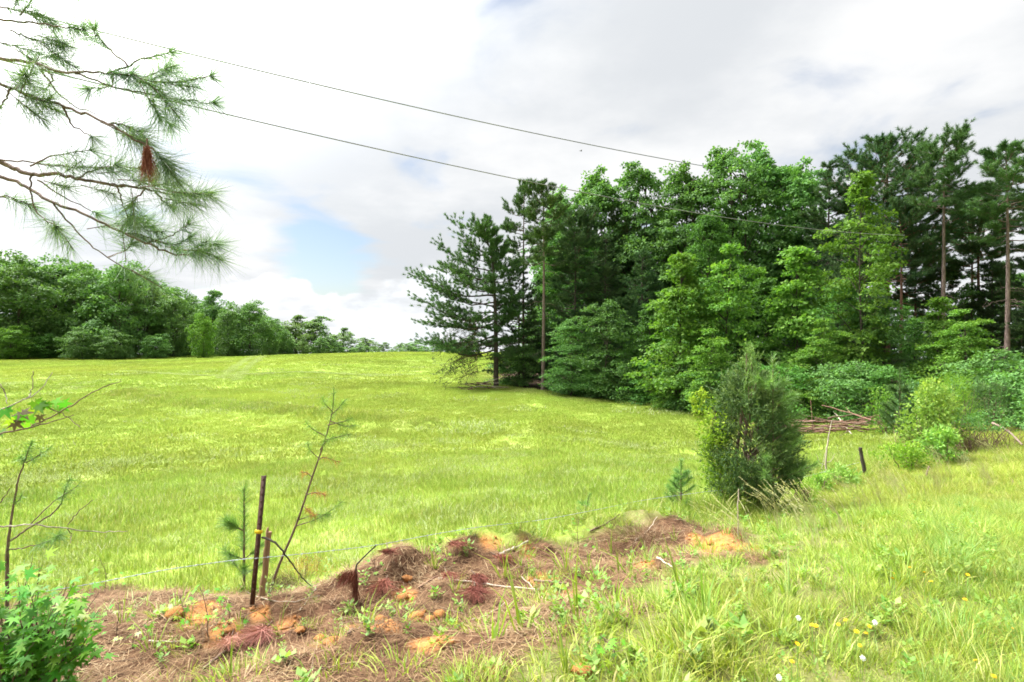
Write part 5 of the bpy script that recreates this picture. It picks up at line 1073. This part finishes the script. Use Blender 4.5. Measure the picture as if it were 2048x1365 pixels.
# sweetgum seedlings and broad weeds
def seedling(px, row, hpx, nleaf, size, label, young=.3, dy=0.0):
    p = ray(px, row); o = p; h = hpx / F * p[1]; t = rp('sweetgum_seedling', label, 'seedling', 'sweetgum seedlings on the bank', tuple(o)); mb = MB(); Q = smooth_path([(0, 0, -.03), (R.normal(0, .03), 0, h * .5), (R.normal(0, .04), R.normal(0, .03), h)], 5, .002); mb.tube(Q, np.linspace(.004, .0015, len(Q)), 5); 
    for k in range(nleaf):
        f = .15 + .85 * (k + R.random()) / nleaf; c = Q[int(f * (len(Q) - 1))]; az = k * 2.4 + R.normal(0, .3); d = np.array([math.cos(az), math.sin(az), .25]); r_ = h * .38 * (1.15 - f) + .03; e = c + d * r_; mb.tube([c, e], [.0016, .0009], 3, cap=False); leaf_obj(t, e, (d[0], d[1], -.2), size * (.7 + .5 * R.random()), young=R.random() < young)
    link('stem', mb.mesh('stem', mt['twig']), t)
seedling(415, 1280, 110, 20, .062, 'taller sweetgum seedling on the straw between the leafy bush and steel post')
seedling(372, 1238, 45, 8, .055, 'small sweetgum seedling with pale leaves behind the taller one', .6)
seedling(265, 1300, 60, 15, .055, 'spreading sweetgum seedling next to the leafy bush', .5)
seedling(232, 1270, 60, 12, .055, 'sweetgum seedling merging with the edge of the leafy bush', .6)
seedling(210, 1180, 65, 10, .06, 'yellow tipped sweetgum seedling above the barbed wire by the bush', .6)
seedling(1158, 1095, 60, 18, .06, 'upright light green seedling at the top of the bank left of the cedar', .5)
seedling(1215, 1335, 60, 20, .05, 'leafy green seedling low on the bank near the frame bottom', .2)
seedling(745, 1150, 34, 8, .05, 'tiny seedling beside the dark dead sprig', .2)
seedling(890, 1130, 30, 6, .045, 'tiny seedling behind the pale fallen branch', .4)
seedling(450, 1255, 60, 9, .05, 'slim sweetgum seedling close to the steel post', .6)
# orange dead weed by the leaning sapling
p = ray(600, 1160); p[1] += .15; p[2] = gz(p[0], p[1]); mb = MB(); n = 500; c = np.stack([R.normal(0, .16, n), R.normal(0, .10, n), np.zeros(n)], -1); c[:, 2] = .16 * R.random(n); needles(mb, c, unit(rand_dir(n) + [0, 0, .7]), .06 + .06 * R.random(n), .003, R.random(n))
t = rp('dead_weed', 'rusty orange dried weed behind the leaning sapling', 'weed', None, tuple(p)); link('sprays', mb.mesh('sprays', mt['orange']), t); mb = MB(); stems(mb, .22, .25, 14, .003); link('stems', mb.mesh('stems', mt['bramble']), t)
p = ray(570, 1180); mb = MB(); n = 700; c = np.stack([R.normal(0, .12, n), R.normal(0, .08, n), .10 * R.random(n)], -1); needles(mb, c, unit(rand_dir(n) + [0, 0, .5]), .08 + .07 * R.random(n), .0026, R.random(n))
t = rp('dead_weed', 'dark brown dried weed at the foot of the leaning sapling', 'weed', None, tuple(p)); link('sprays', mb.mesh('sprays', mt['bramble']), t)
p = ray(1300, 1075); mb = MB(); n = 700; c = np.stack([R.normal(0, .20, n), R.normal(0, .13, n), .04 * R.random(n)], -1); needles(mb, c, unit(np.stack([c[:, 0] * 3, c[:, 1] * 3, np.full(n, .45)], -1) + rand_dir(n) * .6), .14 + .14 * R.random(n), .004, .25 + .75 * R.random(n), droop=.3)
t = rp('dry_tussock', 'dry brown grass tussock behind the orange clay patch', 'tussock', None, tuple(p)); link('blades', mb.mesh('blades', mt['straw']), t)

# pine seedling at the left edge
yE = 3.9; o = at(14, 1108, yE); gz0 = gz(o[0], o[1]); o[2] = min(o[2], gz0 + .3); base = np.array([o[0], o[1], gz0]); t = rp('pine_seedling', 'sparse long needled pine seedling rising behind the leafy bush', 'sapling', None, tuple(base))
mb = MB(); nb = MB()
def tw(pts, r0, n, f0=.3, ln=.12, dy=0):
    P = smooth_path([at(a, b, yE + dy * k) for k, (a, b) in enumerate(pts)], 6, .002) - base; mb.tube(P, np.linspace(r0, .002, len(P)), 5)
    k0 = int(f0 * len(P)); feather(P[k0:], n, ln, nb, .0034); return P
mb.tube([(0, 0, -.05), at(14, 1108, yE) - base], [.012, .011], 6); tw([(14, 1108), (20, 1050), (35, 970), (50, 920), (64, 882)], .010, 70, .75, .10); tw([(52, 926), (75, 912), (97, 898)], .004, 60, .2, .09); tw([(50, 926), (44, 918), (40, 912)], .003, 40, .1, .09)
tw([(20, 1082), (60, 1055), (100, 1030), (122, 1008), (128, 985), (140, 955)], .007, 90, .6, .10, .02); tw([(60, 1050), (100, 1010), (125, 992), (155, 972)], .004, 40, .5, .09, .02); tw([(16, 1100), (60, 1093), (105, 1080), (120, 1068)], .005, 120, .4, .13, -.02); tw([(28, 1010), (38, 1000), (44, 990)], .003, 24, .1, .08)
needles(nb, at(70, 1075, yE) - base + R.normal(0, .11, (160, 3)), unit(rand_dir(160) + [0, 0, -.6]), .13, .0022, R.random(160)); link('stem', mb.mesh('stem', mt['twig']), t); link('needles', nb.mesh('needles', mt['seedling']), t)

# ================================================================== things lying on the bank
def lie(px, row, lift=.012): return ray(px, row) + np.array([0, 0, lift])
ST = [([(405, 1345), (460, 1302), (517, 1263)], .010, 'twig', 'long brown stick lying on the straw left of the bleached needle fan'), ([(877, 1162), (930, 1168), (985, 1176), (1078, 1190)], .011, 'twigpale', 'long pale fallen branch across the straw bank'),
      ([(1000, 1114), (1028, 1102), (1056, 1092)], .017, 'twigpale', 'short thick tan stick at the top of the bank'), ([(1043, 1157), (1090, 1205), (1130, 1252)], .005, 'twigpale', 'thin pale stalk slanting down from the bank'), ([(696, 1275), (745, 1246), (790, 1216)], .010, 'twig', 'brown stick lying below the orange clay patch'),
      ([(1068, 1166), (1105, 1170), (1150, 1180)], .012, 'twig', 'brown stick at the end of the pale fallen branch'), ([(838, 1182), (852, 1172), (876, 1162)], .013, 'brush', 'short reddish stick jutting from the hollow in the bank'), ([(298, 1288), (330, 1290), (366, 1292)], .008, 'twigpale', 'pale stick on the straw near the spreading seedling'),
      ([(1314, 1120), (1330, 1130), (1345, 1144)], .010, 'twigpale', 'short pale stick below the orange clay patch on the open turf side'), ([(1179, 1066), (1210, 1052), (1240, 1036)], .011, 'twig', 'brown twig lying on the crown of the bank near the cedar'), ([(836, 1098), (848, 1090), (862, 1081)], .010, 'barkdark', 'dark stub of branch on top of the straw'),
      ([(1056, 1065), (1062, 1060), (1070, 1052)], .012, 'barkdark', 'dark little branch at the meadow edge of the bank'), ([(480, 1175), (520, 1200), (580, 1208), (640, 1200)], .005, 'twigpale', 'thin pale vine curling past the foot of the steel post'), ([(600, 1225), (618, 1200), (636, 1178)], .005, 'twigpale', 'thin pale stalk right of the leaning sapling'),
      ([(1505, 1030), (1530, 1020), (1552, 1010)], .022, 'barkdark', 'dark branch lying at the foot of the cedar'), ([(945, 1245), (980, 1232), (1010, 1215)], .006, 'twigpale', 'thin pale twig below the red needle fan'), ([(1270, 1085), (1300, 1060), (1315, 1040)], .007, 'twigpale', 'pale twig poking from the dry tussock'),
      ([(1480, 905), (1490, 955), (1496, 1010)], .006, 'twigpale', None)]
for q, (pts, r0, mat, lb) in enumerate(ST):
    if lb is None: continue
    stick('fallen_stick', [lie(a, b, r0 + .012 + .02 * (k == len(pts) - 1)) for k, (a, b) in enumerate(pts)], r0, r0 * .45, mat, lb, 'stick', 'sticks lying on the bank', .004)
stick('upright_stalk', [lie(1478, 1075, 0), at(1476, 1030, ray(1478, 1075)[1]), at(1477, 978, ray(1478, 1075)[1])], .008, .004, 'twigpale', 'thin bare stalk standing before the cedar foot', 'stalk', jit=.002)
# dead red sprigs
def sprig(px, row, n, ln, az0, spread, rise, mat, label, lift=.02):
    p = ray(px, row); t = rp('dead_pine_sprig', label, 'dead sprig', 'dead needle sprigs on the bank', (p[0], p[1], p[2] + lift)); a = az0 + R.normal(0, spread, n); D = unit(np.stack([np.cos(a), np.sin(a), rise + R.normal(0, .16, n)], -1)); c = np.stack([R.normal(0, .02, n), R.normal(0, .02, n), R.random(n) * .02], -1)
    c -= D * .04 * R.random((n, 1)); mb = MB(); needles(mb, c, D, ln * (.6 + .5 * R.random(n)), .0045, np.clip(R.random(n), 0, 1), droop=.25 if rise > 0 else .02); link('needles', mb.mesh('needles', mt[mat]), t); mb = MB(); e = -np.array([math.cos(az0), math.sin(az0), -.3 - .3 * rise]) * .10; mb.tube([(0, 0, 0), tuple(e)], [.005, .004], 5); link('twig', mb.mesh('twig', mt['twig']), t); return t
t = rp('dead_pine_sprig', 'upright dark red dead sprig hanging from a bent stick on the bank', 'dead sprig', 'dead needle sprigs on the bank', tuple(ray(712, 1208))); p0 = ray(712, 1208); mb = MB(); top = at(712, 1135, p0[1]) - p0
mb.tube(smooth_path([(0, 0, -.02), tuple(at(713, 1170, p0[1]) - p0), tuple(top), tuple(at(722, 1120, p0[1]) - p0), tuple(at(752, 1091, p0[1]) - p0)], 5), np.linspace(.010, .005, 21), 6); link('stick', mb.mesh('stick', mt['barkdark']), t)
mb = MB(); n = 420; c = np.array([0, 0, 0]) + top * (.45 + .55 * R.random((n, 1))); D = unit(np.stack([R.normal(-.10, .22, n), R.normal(0, .2, n), np.full(n, -1.)], -1)); needles(mb, c, D, .10 + .08 * R.random(n), .0034, R.random(n)); link('needles', mb.mesh('needles', mt['deadred']), t)
mb = MB(); n = 300; c = top * .9 + np.stack([-.12 * R.random(n), R.normal(0, .03, n), -.05 * R.random(n)], -1); needles(mb, c, unit(np.stack([R.normal(-.5, .4, n), R.normal(0, .3, n), np.full(n, -1.)], -1)), .12, .0034, R.random(n) * .6); link('needles', mb.mesh('needles', mt['deadred']), t)
sprig(775, 1130, 240, .24, -1.3, .5, .55, 'deadred', 'dark red dead sprig on the crown of the bank above the orange clay', .12)
sprig(908, 1108, 220, .24, -.6, .7, .35, 'deadred', 'red dead sprig at the meadow side crown of the bank', .10)
sprig(770, 1190, 220, .28, -1.57, .6, -.12, 'deadred', 'red needle fan draped left of the orange clay', .10)
sprig(895, 1166, 160, .24, -1.2, .5, -.05, 'deadred', 'red dead sprig by the start of the pale fallen branch', .07)
sprig(955, 1168, 200, .25, -.9, .9, .05, 'deadred', 'dark red sprig lying over the pale fallen branch', .06)
sprig(950, 1196, 240, .28, -1.45, .7, -.06, 'deadred', 'wide red needle fan in the middle of the bank', .06)
sprig(1000, 1125, 160, .17, -.4, .6, .05, 'deadred', 'small red sprig beside the thick tan stick', .05)
sprig(525, 1282, 420, .26, -1.9, .75, -.02, 'deadpink', 'broad bleached pink needle fan low on the straw', .07)
sprig(460, 1296, 260, .16, -1.35, .6, -.02, 'deadpink', 'smaller bleached needle fan next to the broad pink one', .05)
# clay clods
CL = [(1166, 1350, .055), (985, 1346, .04), (665, 1290, .06), (640, 1280, .04), (575, 1258, .055), (600, 1262, .035), (835, 1238, .06), (860, 1242, .04), (812, 1160, .05), (805, 1200, .06), (1062, 1160, .035), (1092, 1158, .03), (455, 1268, .05), (400, 1250, .05), (760, 1243, .05), (880, 1232, .045), (700, 1262, .04), (1137, 1258, .03), (350, 1230, .07), (1170, 1318, .025), (1395, 1092, .04), (1455, 1100, .05), (1420, 1088, .04), (1495, 1094, .04)]
protos = []
for s in range(4):
    mb = MB(); clod_geo(mb, np.zeros(3), 1.0, 50 + s); 
    for q in range(3): a = R.random() * 6.28; clod_geo(mb, np.array([math.cos(a) * .7, math.sin(a) * .7, -.1 + .2 * R.random()]), .5, 70 + s * 5 + q)
    protos.append(mb.mesh('clay_clod', mt['clay']))
for q, (px, row, r_) in enumerate(CL):
    p = ray(px, row); ob = link('clay_clod', protos[q % 4], None, (p[0], p[1], p[2] + r_ * .25), (0, 0, R.random() * 6), (r_, r_, r_ * .8)); tag(ob, 'crumbly orange clay clod on the straw covered bank', 'clay clod', 'clay clods on the bank')
# flowers
mb = MB(); n = 34
for ring, (r_, z) in enumerate(((1, .0), (.72, .12), (.42, .2))):
    a = np.arange(n) / n * 2 * PI + ring * .1; A = np.stack([np.cos(a), np.sin(a), np.full(n, .12 + .3 * ring)], -1); B = np.stack([-np.sin(a), np.cos(a), np.zeros(n)], -1); cards(mb, np.tile([0, 0, z], (n, 1)).astype(float), unit(A), B, r_, .17, .5)
head_me = mb.mesh('flower_head', mt['petal'])
mb = MB(); n = 150; needles(mb, np.zeros((n, 3)), rand_dir(n), 1.0, .05, .5); d = rand_dir(60); cards(mb, d * .9, unit(np.cross(d, [.3, .2, 1])), unit(np.cross(d, np.cross(d, [.3, .2, 1]))), .4, .35, .5); puff_me = mb.mesh('seed_head', mt['puff'])
mb = MB(); mb.tube(smooth_path([(0, 0, 0), (.02, .01, .5), (0, 0, 1)], 4), [.012] * 9, 5, cap=False); stem_me = mb.mesh('stem', mt['weed'])
def flower(px, row, h, size, white=False):
    p = ray(px, row, h); z0 = gz(p[0], p[1]); hh = p[2] - z0
    t = rp('puffball' if white else 'dandelion', 'white dandelion seed head standing in the roadside grass' if white else 'yellow dandelion flower standing in the long roadside grass', 'flower', 'dandelion seed heads in the verge' if white else 'yellow dandelions in the verge', (p[0], p[1], z0), R.random() * 6)
    link('stem', stem_me, t, (0, 0, 0), (0, 0, 0), (.13, .13, hh)); link('seed_head' if white else 'flower_head', puff_me if white else head_me, t, (0, 0, hh), (R.normal(.0, .3), R.normal(0, .3), 0), (size,) * 3)
for px, row in ((1785, 1157), (1788, 1147), (1820, 1135), (1849, 1145), (1862, 1163), (1936, 1150), (1930, 1199), (1691, 1240), (1677, 1249), (1739, 1253), (1713, 1263), (1732, 1267), (1632, 1252), (1624, 1250), (1595, 1288), (1720, 1291), (1584, 1323), (2025, 1257), (1951, 1321), (1988, 1353), (685, 1060)):
    if row < 1100: flower(px, row, .12, .014)
    else: flower(px, row, .20, .010 + .004 * R.random())
for px, row in ((1597, 1236), (1750, 1245), (1726, 1316), (1558, 1355)): flower(px, row, .20, .013, True)
